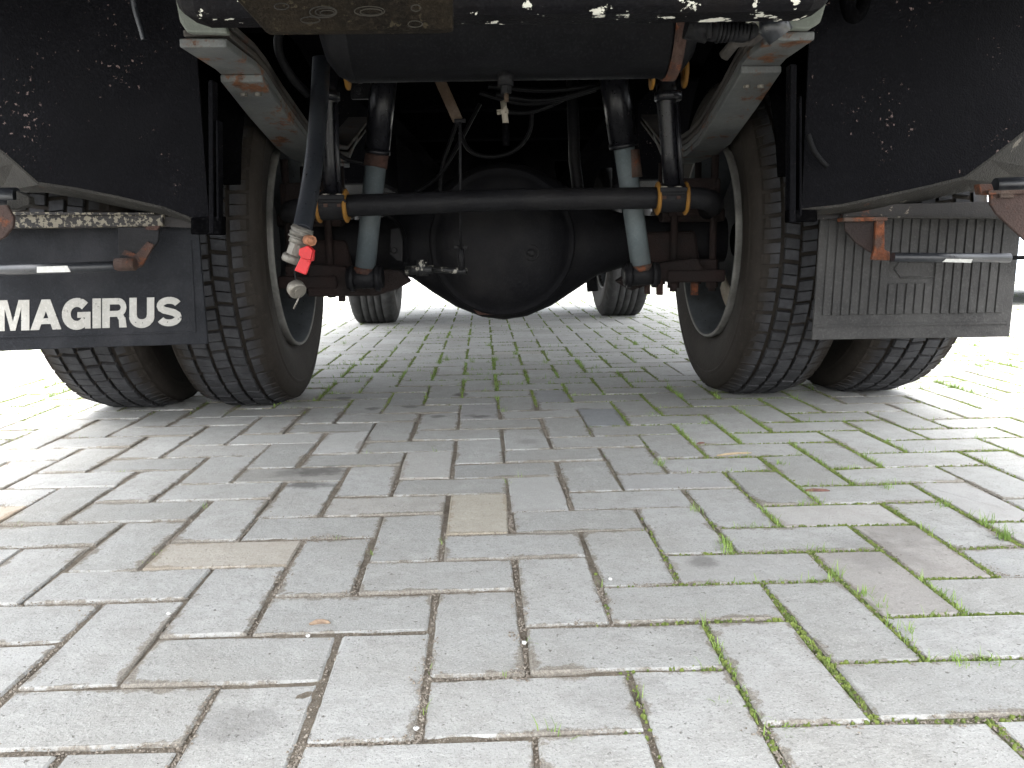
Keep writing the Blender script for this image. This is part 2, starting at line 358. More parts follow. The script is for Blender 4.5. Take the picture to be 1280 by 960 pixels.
# stone meshes: ragged worn outline
def stone_verts(seed, L=.2172, W=.1048, fine=True):
    r = random.Random(seed); a, b = L/2, W/2
    if fine: ring = [(-.975, -1), (r.uniform(-.3, .3), -1.0), (.975, -1), (1, -.95), (1, .95), (.975, 1), (r.uniform(-.3, .3), 1.0), (-.975, 1), (-1, .95), (-1, -.95)]
    else: ring = [(-1, -1), (1, -1), (1, 1), (-1, 1)]
    J = .0016
    out = []; pts = [(x*a+r.uniform(-J, J), y*b+r.uniform(-J, J)) for x, y in ring]
    ch = .0022
    top = []
    for (x, y), (ex, ey) in zip(pts, ring):
        cc = ch*r.uniform(.6, 1.8) if fine else ch
        top.append((x-(cc*ex if abs(ex) == 1 else 0), y-(cc*ey if abs(ey) == 1 else 0), r.uniform(-.0004, .0004)))
    mid = [(x, y, -.0020*r.uniform(.7, 1.5)) for x, y in pts]
    bot = [(x, y, -.03) for x, y in pts]
    n = len(ring)
    fs = [tuple(range(n))]+[(i, n+i, n+(i+1) % n, (i+1) % n)[::-1] for i in range(n)]+[(n+i, 2*n+i, 2*n+(i+1) % n, n+(i+1) % n)[::-1] for i in range(n)]
    fs = [f[::-1] if i else f for i, f in enumerate(fs)]
    fs = [fs[0]]+[f[::-1] for f in fs[1:]]
    return top+mid+bot, fs
variants = []
for q in range(10):
    vs, fs = stone_verts(q); me = bpy.data.meshes.new('paving_stone'); me.from_pydata(vs, [], fs); me.materials.append(MS)
    bm = bmesh.new(); bm.from_mesh(me); bmesh.ops.recalc_face_normals(bm, faces=bm.faces); bm.to_mesh(me); bm.free()
    variants.append(me)

stones = []                                    # (x, y, angle, ix, iy, kind)
X0, X1, Y0, Y1 = -110, 112, -34, 128
for iy in range(Y0, Y1):
    for ix in range(X0, X1):
        kk = (ix-iy) % 4
        if kk == 0: x, y = pw(ix+1, iy+.5); stones.append((x, y, 0, ix, iy))
        elif kk == 3: x, y = pw(ix+.5, iy+1); stones.append((x, y, 1, ix, iy))
def keep(s):
    x, y = s[0], s[1]
    return -3 < y < 16 and abs(x) < 3.5+max(0, y)*.75
stones = [s for s in stones if keep(s)]
def inview(s):
    p = px_of(s[0], s[1])
    return p and -70 < p[0] < 1350 and 360 < p[1] < 1030
vis = sorted([s for s in stones if s[1] > .3 and inview(s)], key=lambda s: s[1])[:300]
visset = set((s[3], s[4]) for s in vis)
def stone_at(px, py):
    g_ = G(px, py)
    dx, dy = g_.x*cy_+g_.y*sy_, -g_.x*sy_+g_.y*cy_
    X, Y = dx/U_+CX, dy/U_+CY; ix, iy = math.floor(X), math.floor(Y); kk = (ix-iy) % 4
    return {0: (ix, iy), 1: (ix-1, iy), 3: (ix, iy), 2: (ix, iy-1)}[kk]
for (qx, qy, c_) in ((605, 638, (.42, .37, .28)), (290, 686, (.36, .31, .24)), (15, 636, (.46, .36, .26)), (1150, 690, (.27, .235, .21)), (750, 525, (.17, .19, .22)), (1050, 708, (.33, .30, .28)), (900, 712, (.34, .335, .325)),
                     (410, 590, (.25, .24, .22)), (600, 520, (.27, .265, .27)), (690, 500, (.27, .28, .30)), (450, 560, (.40, .40, .39)), (880, 600, (.33, .33, .33)), (330, 545, (.42, .42, .41)), (1190, 620, (.35, .34, .33)), (700, 625, (.42, .42, .41)), (560, 585, (.40, .39, .37)), (1000, 640, (.40, .38, .36))):
    TINT[stone_at(qx, qy)] = c_
for s in vis:
    r = random.Random(s[3]*1000+s[4])
    o = bpy.data.objects.new('paving_stone', variants[r.randrange(10)]); C.objects.link(o); o.parent = pave
    o.location = (s[0]+r.uniform(-.002, .002), s[1]-2.5+r.uniform(-.002, .002), hfield(s[0], s[1])+r.uniform(-.0009, .0009))
    t_ = TINT.get((s[3], s[4])); o.color = (*t_, 1) if t_ else (.35, .35, .34, 0)
    flip = PI*r.randrange(2)
    o.rotation_euler = (r.uniform(-.009, .009), r.uniform(-.009, .009), YAW+s[2]*PI/2+flip+r.uniform(-.014, .014))
V = []; Fc = []; sh = []
bv, bf = stone_verts(3, fine=False)
bv = np.array(bv)
for s in stones:
    if (s[3], s[4]) in visset: continue
    r = random.Random(s[3]*1000+s[4]); a = YAW+s[2]*PI/2+r.uniform(-.008, .008)
    ca, sa = math.cos(a), math.sin(a); b = len(V)
    zz = hfield(s[0], s[1])+r.uniform(-.001, .001); q = r.random()
    tx, ty = r.uniform(-.006, .006), r.uniform(-.006, .006)
    for x, y, z in bv: V.append((s[0]+x*ca-y*sa, s[1]+x*sa+y*ca, zz+z+tx*x+ty*y)); sh.append(q)
    Fc += [tuple(b+i for i in f) for f in bf]
me = bpy.data.meshes.new('outer_paving_stones'); me.from_pydata(V, [], Fc); me.materials.append(MSF)
at = me.attributes.new('shade', 'FLOAT', 'POINT'); at.data.foreach_set('value', sh)
bm = bmesh.new(); bm.from_mesh(me); bmesh.ops.recalc_face_normals(bm, faces=bm.faces); bm.to_mesh(me); bm.free()
o = bpy.data.objects.new('outer_paving_stones', me); C.objects.link(o); o.parent = pave; o.location = (0, -2.5, 0); o['kind'] = 'stuff'

# joint segments, for crumbs, moss and blades
segs = []
for s in stones:
    if not (.4 < s[1] < 11): continue
    ix, iy, v = s[3], s[4], s[2]
    w_, h_ = (1, 2) if v else (2, 1)
    segs.append((pw(ix, iy), pw(ix+w_, iy), v)); segs.append((pw(ix, iy), pw(ix, iy+h_), 1-v if False else 2+v))
def green(x, y):
    g = 0.
    g = max(g, min(1, max(0, (x-.10-.06*(y-1))/.28)))
    if y > 2.3: g = max(g, min(1, (y-2.3)/.5)*math.exp(-max(0, y-3.6)/1.6)*(1 if abs(x) < .75 else .5))
    if x < -1.2: g = max(g, min(1, (-x-1.2)/.4))
    return g
def green2(x, y): return min(1, max(0, green(x, y)))*max(0, min(1, .65+1.6*mnoise.noise(Vector((x*2.3+9, y*2.3, 1)))))

def simple(name, c1, c2, scale=60, rough=.9, trans=0):
    k = N(name); p = k.pos(); k.l(k.mix(k.ramp(k.noise(p, scale, 4), .35, .65), c1, c2), k.b.inputs['Base Color']); k.b.inputs['Roughness'].default_value = rough
    return k.m
# crumbs of soil and grit
V = []; Fc = []
def grain(x, y, z, r_):
    b = len(V); a = random.uniform(0, 6.28)
    for q in range(4):
        t = a+q*PI/2; rr = r_*random.uniform(.6, 1.2); V.append((x+rr*math.cos(t), y+rr*math.sin(t), z-.2*r_+random.uniform(-.1, .1)*r_))
    V.append((x+random.uniform(-.3, .3)*r_, y+random.uniform(-.3, .3)*r_, z+r_*random.uniform(.4, .8)))
    Fc.extend([(b, b+1, b+4), (b+1, b+2, b+4), (b+2, b+3, b+4), (b+3, b, b+4)])
for (p0, p1, v) in segs:
    mx, my = (p0[0]+p1[0])/2, (p0[1]+p1[1])/2
    if my > 2.6 or not (pp := px_of(mx, my)) or not (-90 < pp[0] < 1370): continue
    dens = max(.0, .7+2.6*mnoise.noise(Vector((mx*4, my*4, 7)))); L = math.dist(p0, p1)
    for _ in range(int(L*1000*dens*(1.0 if my < 1.4 else .45))):
        t = random.random(); wd = .0022+.016*max(0, mnoise.noise(Vector((mx*7+t*3, my*7, 2)))-.12)
        ox = random.gauss(0, wd); nx_, ny_ = -(p1[1]-p0[1])/L, (p1[0]-p0[0])/L
        x, y = p0[0]+(p1[0]-p0[0])*t+nx_*ox, p0[1]+(p1[1]-p0[1])*t+ny_*ox
        z = hfield(x, y) + (-.0022 if abs(ox) < .003 else .0002)
        grain(x, y, z, random.uniform(.0007, .0022))
me = bpy.data.meshes.new('joint_grit'); me.from_pydata(V, [], Fc); me.materials.append(simple('grit', (.11, .09, .07), (.27, .24, .20), 300))
o = bpy.data.objects.new('joint_grit', me); C.objects.link(o); tag(o, 'brown soil crumbs and grit in the joints between the paving stones', 'grit', kind='stuff')
# moss cushions
V = []; Fc = []
def mound(x, y, z, r_, hh):
    b = len(V); n = 6; a = random.uniform(0, 6.28)
    for k_ in range(n):
        t = a+k_*2*PI/n; rr = r_*random.uniform(.7, 1.3); V.append((x+rr*math.cos(t), y+rr*math.sin(t), z-.001))
    for k_ in range(n):
        t = a+k_*2*PI/n+.3; rr = r_*random.uniform(.4, .75); V.append((x+rr*math.cos(t), y+rr*math.sin(t), z+hh*random.uniform(.5, 1)))
    V.append((x, y, z+hh))
    for k_ in range(n):
        k2 = (k_+1) % n; Fc.extend([(b+k_, b+k2, b+n+k2, b+n+k_), (b+n+k_, b+n+k2, b+2*n)])
for (p0, p1, v) in segs:
    mx, my = (p0[0]+p1[0])/2, (p0[1]+p1[1])/2
    pp = px_of(mx, my)
    if not pp or not (-60 < pp[0] < 1340): continue
    L = math.dist(p0, p1); nx_, ny_ = -(p1[1]-p0[1])/L, (p1[0]-p0[0])/L
    longi = abs(p1[1]-p0[1]) > abs(p1[0]-p0[0])
    cnt = int(L*(800 if my < 2.6 else 260)*(1.25 if longi else .7))
    for _ in range(cnt):
        t = random.random(); x, y = p0[0]+(p1[0]-p0[0])*t, p0[1]+(p1[1]-p0[1])*t
        if random.random() > green2(x, y): continue
        ox = random.gauss(0, .0026 if my < 2.6 else .004); r_ = random.uniform(.0012, .0036)*(1 if my < 2.6 else 2.2)
        mound(x+nx_*ox, y+ny_*ox, hfield(x, y)-.0025, r_, random.uniform(.002, .0042))
me = bpy.data.meshes.new('joint_moss'); me.from_pydata(V, [], Fc); me.materials.append(simple('moss', (.065, .095, .018), (.15, .19, .04), 90))
o = bpy.data.objects.new('joint_moss', me); C.objects.link(o); tag(o, 'green moss growing in the joints of the grey paving', 'moss', kind='stuff')
# grass blades and seedlings
V = []; Fc = []
def blade(x, y, z, L, lean, wdt):
    a = random.uniform(0, 6.28); ca, sa = math.cos(a), math.sin(a); b = len(V)
    px_, py_ = -sa*wdt/2, ca*wdt/2
    for t, ww in ((0, 1), (.45, .8), (.8, .45), (1, 0)):
        d = lean*t*t*L; zz = z+L*t*math.sqrt(max(.05, 1-(lean*t)**2*.8))
        if ww: V.append((x+ca*d-px_*ww, y+sa*d-py_*ww, zz)); V.append((x+ca*d+px_*ww, y+sa*d+py_*ww, zz))
        else: V.append((x+ca*d, y+sa*d, zz))
    Fc.extend([(b, b+1, b+3, b+2), (b+2, b+3, b+5, b+4), (b+4, b+5, b+6)])
def tuft(x, y, n, L):
    for _ in range(n): blade(x+random.gauss(0, .006), y+random.gauss(0, .006), hfield(x, y)-.004, L*random.uniform(.5, 1.2), random.uniform(.2, .95), random.uniform(.0008, .0018))
for (p0, p1, v) in segs:
    mx, my = (p0[0]+p1[0])/2, (p0[1]+p1[1])/2
    pp = px_of(mx, my)
    if not pp or not (-60 < pp[0] < 1340): continue
    L = math.dist(p0, p1); cl = mnoise.noise(Vector((mx*6, my*6, 11)))
    longi = abs(p1[1]-p0[1]) > abs(p1[0]-p0[0])
    for _ in range(int(L*260*max(0, .2+2.2*cl)*(1 if longi else .5)*(.35 if my > 3.3 else 1)*(.7 if my > 1.6 else 1))):
        t = random.random(); x, y = p0[0]+(p1[0]-p0[0])*t, p0[1]+(p1[1]-p0[1])*t
        if random.random() > green2(x, y)+.02: continue
        for _ in range(3): blade(x+random.gauss(0, .004), y+random.gauss(0, .004), hfield(x, y)-.004, random.uniform(.006, .020)*(1 if my < 2.4 else 1.3), random.uniform(.2, .95), random.uniform(.0008, .0016)*(1 if my < 2.4 else 1.8))
for (qx, qy, n_, L_) in ((1255, 672, 60, .03), (1235, 655, 40, .025), (1180, 632, 30, .02), (910, 690, 35, .018), (905, 680, 30, .018), (868, 640, 22, .02), (825, 580, 25, .02), (1045, 720, 16, .022), (1080, 745, 24, .018), (1100, 760, 18, .018),
                         (1135, 790, 20, .018), (1200, 830, 40, .014), (1240, 830, 40, .014), (985, 915, 30, .010), (975, 580, 30, .015), (880, 530, 25, .015), (1110, 610, 30, .018), (800, 870, 8, .02), (690, 918, 8, .02), (665, 805, 6, .012), (200, 690, 10, .008), (185, 700, 5, .006),
                         (620, 450, 40, .03), (645, 443, 45, .035), (612, 432, 30, .03), (590, 452, 24, .03), (560, 450, 24, .03), (550, 455, 20, .03), (683, 454, 20, .03), (430, 430, 20, .03), (630, 515, 12, .02), (815, 518, 18, .015), (1000, 480, 24, .018), (900, 880, 6, .014)):
    g_ = G(qx, qy); tuft(g_.x, g_.y, n_, L_)
me = bpy.data.meshes.new('joint_grass'); me.from_pydata(V, [], Fc); me.materials.append(simple('blades', (.13, .22, .035), (.22, .32, .07), 40, .6))
o = bpy.data.objects.new('joint_grass', me); C.objects.link(o); tag(o, 'short bright green grass and seedlings sprouting from the paving joints', 'grass', kind='stuff')

# flush concrete edging strip far ahead
for i in range(24):
    x0 = -8+i*.72; e = MB(); e.box((x0+.35, 9.15, -.01), (.352, .09, .022)); o = e.build('edging_block', simple('edging', (.36, .36, .35), (.42, .42, .41)) if i == 0 else edm, pave, bevel=.004)
    if i == 0: edm = o.data.materials[0]

# ================================================================== TRUCK
truck = empty('fire_truck', (-.02, 2.55, 0))
tag(truck, 'black truck chassis seen from behind at ground level, twin rear tyres on grey paving', 'truck')

# ---- unseen body mass overhead; floor drawn out rearwards to shade the foreground
b = MB(); b.box((0, 2.90, 1.24), (1.25, 3.15, .07)); b.build('body_floor_shade', M['black'], truck, bevel=.01)
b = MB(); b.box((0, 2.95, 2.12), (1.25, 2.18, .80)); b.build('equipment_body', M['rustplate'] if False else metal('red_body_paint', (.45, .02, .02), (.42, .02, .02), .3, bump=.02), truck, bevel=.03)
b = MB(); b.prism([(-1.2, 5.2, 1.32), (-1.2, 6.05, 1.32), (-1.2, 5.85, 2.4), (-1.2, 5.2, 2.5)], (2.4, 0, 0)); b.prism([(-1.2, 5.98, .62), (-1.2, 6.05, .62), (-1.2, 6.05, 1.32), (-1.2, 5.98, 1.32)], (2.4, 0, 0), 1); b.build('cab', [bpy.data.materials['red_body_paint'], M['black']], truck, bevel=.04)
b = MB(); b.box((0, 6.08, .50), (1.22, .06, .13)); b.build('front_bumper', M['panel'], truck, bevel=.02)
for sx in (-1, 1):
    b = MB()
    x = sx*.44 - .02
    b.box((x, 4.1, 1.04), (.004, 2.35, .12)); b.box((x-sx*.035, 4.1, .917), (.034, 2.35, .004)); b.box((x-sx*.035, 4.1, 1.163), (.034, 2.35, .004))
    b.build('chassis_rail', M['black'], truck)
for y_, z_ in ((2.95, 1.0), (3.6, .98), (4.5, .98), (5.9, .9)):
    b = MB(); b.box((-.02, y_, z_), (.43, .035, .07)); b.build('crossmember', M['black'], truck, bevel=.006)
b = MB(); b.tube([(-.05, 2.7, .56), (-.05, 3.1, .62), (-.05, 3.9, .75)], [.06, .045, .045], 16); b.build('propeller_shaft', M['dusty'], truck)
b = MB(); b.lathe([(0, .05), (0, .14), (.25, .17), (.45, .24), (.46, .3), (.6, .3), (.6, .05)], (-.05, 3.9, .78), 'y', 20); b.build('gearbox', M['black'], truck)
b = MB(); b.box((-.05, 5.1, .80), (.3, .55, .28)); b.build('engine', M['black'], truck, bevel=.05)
b = MB(); b.tube([(-.75, 5.2, .47), (-.5, 5.22, .46), (-.42, 5.24, .40), (.35, 5.36, .40), (.42, 5.4, .46), (.7, 5.46, .47)], .045, 12); b.build('front_axle', M['black'], truck)
for sx in (-1, 1):
    b = MB(); b.box((sx*.82-.02, 3.75, .92), (.30, .34, .20)); b.build('side_locker', M['panel'], truck, bevel=.02)

for sx in (-1, 1):
    for (ya, yb, z0) in ((1.2, 1.74, 1.0), (3.2, 4.6, .95)):
        b = MB(); b.box((sx*1.245, (ya+yb)/2, (z0+1.17)/2), (.006, (yb-ya)/2, (1.17-z0)/2)); b.build('shade_skirt', M['panel'], truck)  # unseen skirts, added to keep side light off the underbody
    b = MB(); vs = []; n_ = 16; xa, xb = sorted((sx*.635-.0, sx*1.24))
    for k in range(n_+1):
        a = math.radians(12+156*k/n_)
        for r_ in (.575, .580):
            for x in (xa, xb): vs.append((x, 2.55+r_*math.cos(a), .50+r_*math.sin(a)))
    fs = []
    for k in range(n_):
        o_ = 4*k; fs += [(o_, o_+1, o_+5, o_+4), (o_+2, o_+3, o_+7, o_+6), (o_, o_+2, o_+6, o_+4), (o_+1, o_+3, o_+7, o_+5)]
    b.add(vs, fs, 0, True); b.build('wheel_arch', M['black'], truck)  # arch sheet over the tyres, added to block sky showing past the guards
# ---- wheels
def tyre_mesh(name, R, W, rr, block):
    b = MB(); h = W/2; g = .013 if block else .0
    base = R-g
    prof = [(-h*.70, rr), (-h*.80, rr+.012), (-h*.90, rr+.045), (-h*.965, rr+(R-rr)*.5), (-h*.95, R-.055), (-h*.90, R-.03), (-h*.82, base-.006 if block else R-.010), (-h*.70, base)]
    gro = []
    if not block:
        for c_ in (-.42, -.14, .14, .42): gro += [(h*(c_-.028), R), (h*(c_-.022), R-.010), (h*(c_+.022), R-.010), (h*(c_+.028), R)]
        crown = [(-h*.78, R-.004)]+gro+[(h*.78, R-.004)]; prof = prof[:-1]
    else: crown = [(-h*.35, base+.003), (0, base+.004), (h*.35, base+.003)]
    full = prof+crown+[(-a, r) for a, r in reversed(prof)]
    full += [(-h*.6 if False else h*.6, rr-.004), (-h*.6, rr-.004), (-h*.70, rr)]
    n = 96
    b.lathe(full, (0, 0, 0), 'x', n)
    nbase = len(b.v)
    # raised sidewall rings
    for sg in (-1, 1):
        b.lathe([(sg*h*.95, rr+(R-rr)*.62), (sg*h*.972, rr+(R-rr)*.64), (sg*h*.97, rr+(R-rr)*.66), (sg*h*.945, rr+(R-rr)*.70)], (0, 0, 0), 'x', n)
    tv = len(b.v)
    if block:
        npit = 46; ribs = [(-.82, -.52), (-.45, -.185), (-.13, .13), (.185, .45), (.52, .82)]
        rnd = random.Random(3)
        for ri, (a0, a1) in enumerate(ribs):
            for k in range(npit):
                for sub in range(2):
                    ph = (k+(.5 if ri % 2 else 0)+.25*ri)/npit*2*PI
                    span = 2*PI/npit
                    t0 = ph+span*(.0 if sub == 0 else .440); t1 = ph+span*(.425 if sub == 0 else .865)
                    if ri in (0, 4): rt = lambda a: R-.004-.012*max(0, (abs(a)-.6)/.2)**2*1.0
                    else: rt = lambda a: R+.001
                    rj = rnd.uniform(-.0014, .0010)
                    sk = .07*span*(1 if ri % 2 else -1)
                    vs = []
                    for rad, ins in ((-1, 0), (0, .0)):
                        for (a, t) in ((a0, t0), (a1, t0+sk), (a1, t1+sk), (a0, t1)):
                            r_ = (base-.004) if rad < 0 else rt(a)
                            if rad < 0: a = a*1.02 if abs(a) > .6 else a
                            if rad == 0:
                                am, tm = (a0+a1)/2, (t0+t1+sk)/2; a = am+(a-am)*.93; t = tm+(t-tm)*.90; r_ += rj
                            vs.append((a*h, r_*math.cos(t), r_*math.sin(t)))
                    b.hexa(vs)
    o = b.build(name, M['tyre'] if block else M['tyre2'], local=True)
    me = o.data; vals = np.zeros(len(me.vertices)); co = np.array([v.co[:] for v in me.vertices]); rad = np.hypot(co[:, 1], co[:, 2])
    vals[(rad > R-.03)] = 1.0; vals[rad < R-.03] = 0
    if block: vals[(rad <= base+.0045) & (rad > R-.03)] = .0
    at = me.attributes.new('tread', 'FLOAT', 'POINT'); at.data.foreach_set('value', vals.astype(float))
    return o

TR, TW = .478, .285
def rear_wheel(parent_loc, face, rot, proto=None):
    """face +1: dished rim side looks towards +x"""
    wh = empty('wheel', parent_loc, truck); wh.rotation_euler = (rot, 0, math.atan(SL))
    if proto:
        for ch in proto.children:
            c_ = ch.copy(); C.objects.link(c_); c_.parent = wh
            if ch.name.startswith('rim') and face != proto['_f']: c_.rotation_euler = (0, 0, PI)
            if ch.name.startswith('brake') and face != proto['_f']: c_.rotation_euler = (0, 0, PI)
        wh['_f'] = face
        return wh
    t = tyre_mesh('tyre', TR, TW, .286, True); t.parent = wh
    f = face; h = TW/2
    r = MB()
    prof = [(h*.80, .300), (h*.92, .302), (h*.965, .298), (h*.94, .292), (h*.70, .286), (h*.4, .272), (-h*.2, .262), (-h*.5, .262), (-h*.72, .285), (-h*.8, .300)]
    r.lathe([(a*f, q) for a, q in prof], (0, 0, 0), 'x', 64, mf=[1, 1, 1, 0, 0, 0, 0, 0, 1])
    r.lathe([(-h*.35*f, .262), (-h*.45*f, .22), (-h*.62*f, .17), (-h*.66*f, .10), (-h*.66*f, .02)], (0, 0, 0), 'x', 48)
    for k in range(10):
        a = 2*PI*k/10; r.lathe([(-h*.60*f, .002), (-h*.60*f, .016), (-h*.42*f, .016), (-h*.42*f, .002)], (0, .145*math.cos(a), .145*math.sin(a)), 'x', 6, smooth=False)
    ro = r.build('rim', [M['rim'], M['flangewhite']], local=True); ro.parent = wh
    d = MB(); d.lathe([(-h*.5*f, .05), (-h*.5*f, .205), (-.05*f, .205), (-.04*f, .212), (.03*f, .212), (.04*f, .195), (.045*f, .05)], (0, 0, 0), 'x', 48)
    do = d.build('brake_drum', M['dusty'], local=True); do.parent = wh
    wh['_f'] = f
    return wh
def wc(x, Y): return (x, Y, TR-.002)
# left inner, left outer, right inner, right outer
YL, YR = 2.515, 2.585
w1 = rear_wheel(wc(-.782, YL), 1, .0)
w2 = rear_wheel(wc(-1.122, YL-.012), -1, .37, w1)
w3 = rear_wheel(wc(.745, YR), -1, .71, w1)
w4 = rear_wheel(wc(1.092, YR+.012), 1, 1.13, w1)
# pale dust shield in the right wheel
b = MB(); b.lathe([(0, .11), (0, .245), (.012, .25)], (.665, YR, TR), 'x', 40)
b.v = b.v
fs = []
sh_ = MB(); vs = []
for k in range(14):
    a = math.radians(-140+k*7.5)
    for r_, xo in ((.135, 0), (.205, 0), (.21, .02)): vs.append((.70+xo, YR+r_*math.cos(a), TR-.02+r_*math.sin(a)))
sh_.add(vs, [(k*3+j, k*3+j+1, k*3+j+4, k*3+j+3) for k in range(13) for j in range(2)], 0, True)
o = sh_.build('dust_shield', M['cream'], truck); sm_ = o.modifiers.new('s', 'SOLIDIFY'); sm_.thickness = .006; sm_.offset = 0
# front wheels
fw0 = None
for i, (x, Y, face) in enumerate(((-.845, 5.18, 1), (.715, 5.46, -1))):
    wh = empty('wheel', (x, Y, TR-.004), truck); wh.rotation_euler = (0, 0, math.radians(3))
    if i == 0:
        t = tyre_mesh('tyre', TR, .285, .286, False); t.parent = wh
        r = MB(); h = .14
        r.lathe([(h*.74, .303), (h*.80, .297), (h*.76, .289), (h*.3, .268), (-h*.5, .262), (-h*.72, .285), (-h*.8, .300)], (0, 0, 0), 'x', 48, mf=[1, 1, 0, 0, 0, 1])
        r.lathe([(-h*.35, .262), (-h*.5, .2), (-h*.5, .02)], (0, 0, 0), 'x', 48)
        ro = r.build('rim', [M['rim'], M['flangewhite']], local=True); ro.parent = wh
        d = MB(); d.lathe([(-.07, .05), (-.07, .2), (.1, .2), (.1, .04)], (0, 0, 0), 'x', 32); do = d.build('brake_drum', M['black'], local=True); do.parent = wh
        fw0 = wh
    else:
        for ch in fw0.children:
            c_ = ch.copy(); C.objects.link(c_); c_.parent = wh
            if not ch.name.startswith('tyre'): c_.rotation_euler = (0, 0, PI)

# ---- rear axle housing
ax = MB(); sec = []
zc = .478
def secring(x, hz, hy, yo=0, zo=0, n=24):
    return [Vector((x, 2.55+SL*x+yo+hy*math.copysign(abs(math.cos(t))**.8, math.cos(t)), zc+zo+hz*math.copysign(abs(math.sin(t))**.8, math.sin(t)))) for t in [2*PI*k/n for k in range(n)]]
prof = [(-.66, .07, .07), (-.42, .075, .075), (-.36, .085, .08), (-.30, .105, .085), (-.24, .15, .095), (-.17, .195, .105), (-.09, .228, .115), (-.02, .238, .12), (.05, .228, .115), (.13, .195, .105), (.20, .15, .095), (.27, .105, .085), (.34, .085, .08), (.42, .075, .075), (.66, .07, .07)]
vs = []
for x, hz, hy in prof: vs += secring(x, hz, hy)
n = 24
ax.add(vs, [(i*n+k, i*n+(k+1) % n, (i+1)*n+(k+1) % n, (i+1)*n+k) for i in range(len(prof)-1) for k in range(n)], 0, True)
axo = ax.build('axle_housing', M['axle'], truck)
cc = A(628, 303, 2.44)
cv = MB(); cv.lathe([(.0, .215), (-.014, .213), (-.019, .207), (-.019, .200), (-.030, .19), (-.055, .165), (-.072, .125), (-.080, .07), (-.083, .001)], cc, 'y', 64)
cvo = cv.build('differential_cover', M['axle'], truck)
pc = A(664, 316, 2.365)
pl = MB(); pl.lathe([(.01, .024), (-.006, .024), (-.008, .020), (-.002, .018), (-.002, .012), (-.012, .011), (-.012, .001)], pc, 'y', 20); pl.build('filler_plug', M['dusty'], truck)
pl = MB(); pc = A(610, 391, 2.44)
pl.prism([pc+Vector((-.045, 0, .012)), pc+Vector((.045, 0, .010)), pc+Vector((.035, 0, -.008)), pc+Vector((-.03, 0, -.006))], (0, .02, 0)); pl.build('rusty_drain_boss', M['rust'], truck, bevel=.003)
bo = MB()
for k in range(14):
    a = 2*PI*k/14+.2; bo.lathe([(0, .001), (0, .008), (-.006, .008), (-.006, .001)], cc+Vector((.2245*math.cos(a), .004, .2245*math.sin(a)))*1.0, 'y', 6, smooth=False)
#   welded fins either side of the cover
bo = MB()
for (x0, y0, x1, y1) in ((487, 288, 503, 326),):
    p = [A(488, 286, 2.40), A(500, 284, 2.40), A(504, 300, 2.40), A(503, 327, 2.40), A(496, 326, 2.40), A(487, 318, 2.40)]
    bo.prism(p, (0, .012, 0)); bo.lathe([(-.01, .001), (-.01, .009), (.0, .009)], A(493, 313, 2.395), 'y', 6, smooth=False)
bo.build('sensor_bracket', M['dusty'], truck, bevel=.002)

# ---- spring seats, U-bolts, spring plates
def seat(side):
    s = -1 if side == 'L' else 1
    xc = -.585 if s < 0 else .545; yc = 2.55+SL*xc
    b = MB(); b.box((xc, yc, .372), (.085, .16, .018)); b.box((xc, yc-.03, .40), (.07, .10, .02))
    b.build('spring_plate', M['rustdark'], truck, bevel=.006)
    b = MB(); b.box((xc, yc, .60), (.075, .12, .055)); b.box((xc, yc, .55), (.095, .10, .02)); b.build('spring_seat', M['rustdark'], truck, bevel=.008)
    for dx in (-.058, .058):
        for dy in (-.11, .11):
            b = MB(); b.tube([(xc+dx, yc+dy, .325), (xc+dx, yc+dy, .72)], .011, 10)
            b.lathe([(-.0, .001), (0, .018), (.018, .018), (.018, .001)], (xc+dx, yc+dy, .336), 'z', 6, smooth=False)
            b.build('u_bolt', M['rustdark'], truck)
seat('L'); seat('R')
# shock brackets: flat arms that reach inward from the spring plates
b = MB()
b.prism([A(384, 330, 2.40), A(500, 338, 2.40), A(513, 352, 2.40), A(495, 362, 2.40), A(470, 370, 2.40), A(384, 371, 2.40)], (0, .05, 0)); b.build('shock_bracket', M['rustdark'], truck, bevel=.006)
b = MB()
b.prism([A(770, 352, 2.40), A(798, 332, 2.40), A(872, 322, 2.40), A(884, 340, 2.40), A(850, 352, 2.40), A(826, 350, 2.40), A(790, 364, 2.40)], (0, .05, 0)); b.build('shock_bracket', M['rustdark'], truck, bevel=.006)
b = MB(); b.prism([A(800, 290, 2.46), A(870, 288, 2.46), A(876, 330, 2.46), A(800, 334, 2.46)], (0, .03, 0)); b.build('axle_flange', M['rustdark'], truck, bevel=.01)
b = MB(); b.prism([A(388, 300, 2.46), A(432, 300, 2.46), A(440, 336, 2.46), A(388, 340, 2.46)], (0, .03, 0)); b.build('axle_flange', M['rustdark'], truck, bevel=.01)
for (x0, x1, y0, y1, mm) in ((806, 813, 345, 368, 'rust'), (821, 829, 345, 369, 'rust'), (864, 873, 340, 369, 'rust'), (423, 431, 365, 377, 'rustdark')):
    b = MB(); b.prism([A(x0, y0, 2.42), A(x1, y0, 2.42), A(x1, y1, 2.42), A(x0, y1, 2.42)], (0, .016, 0)); b.build('bolt_end', M[mm], truck, bevel=.002)

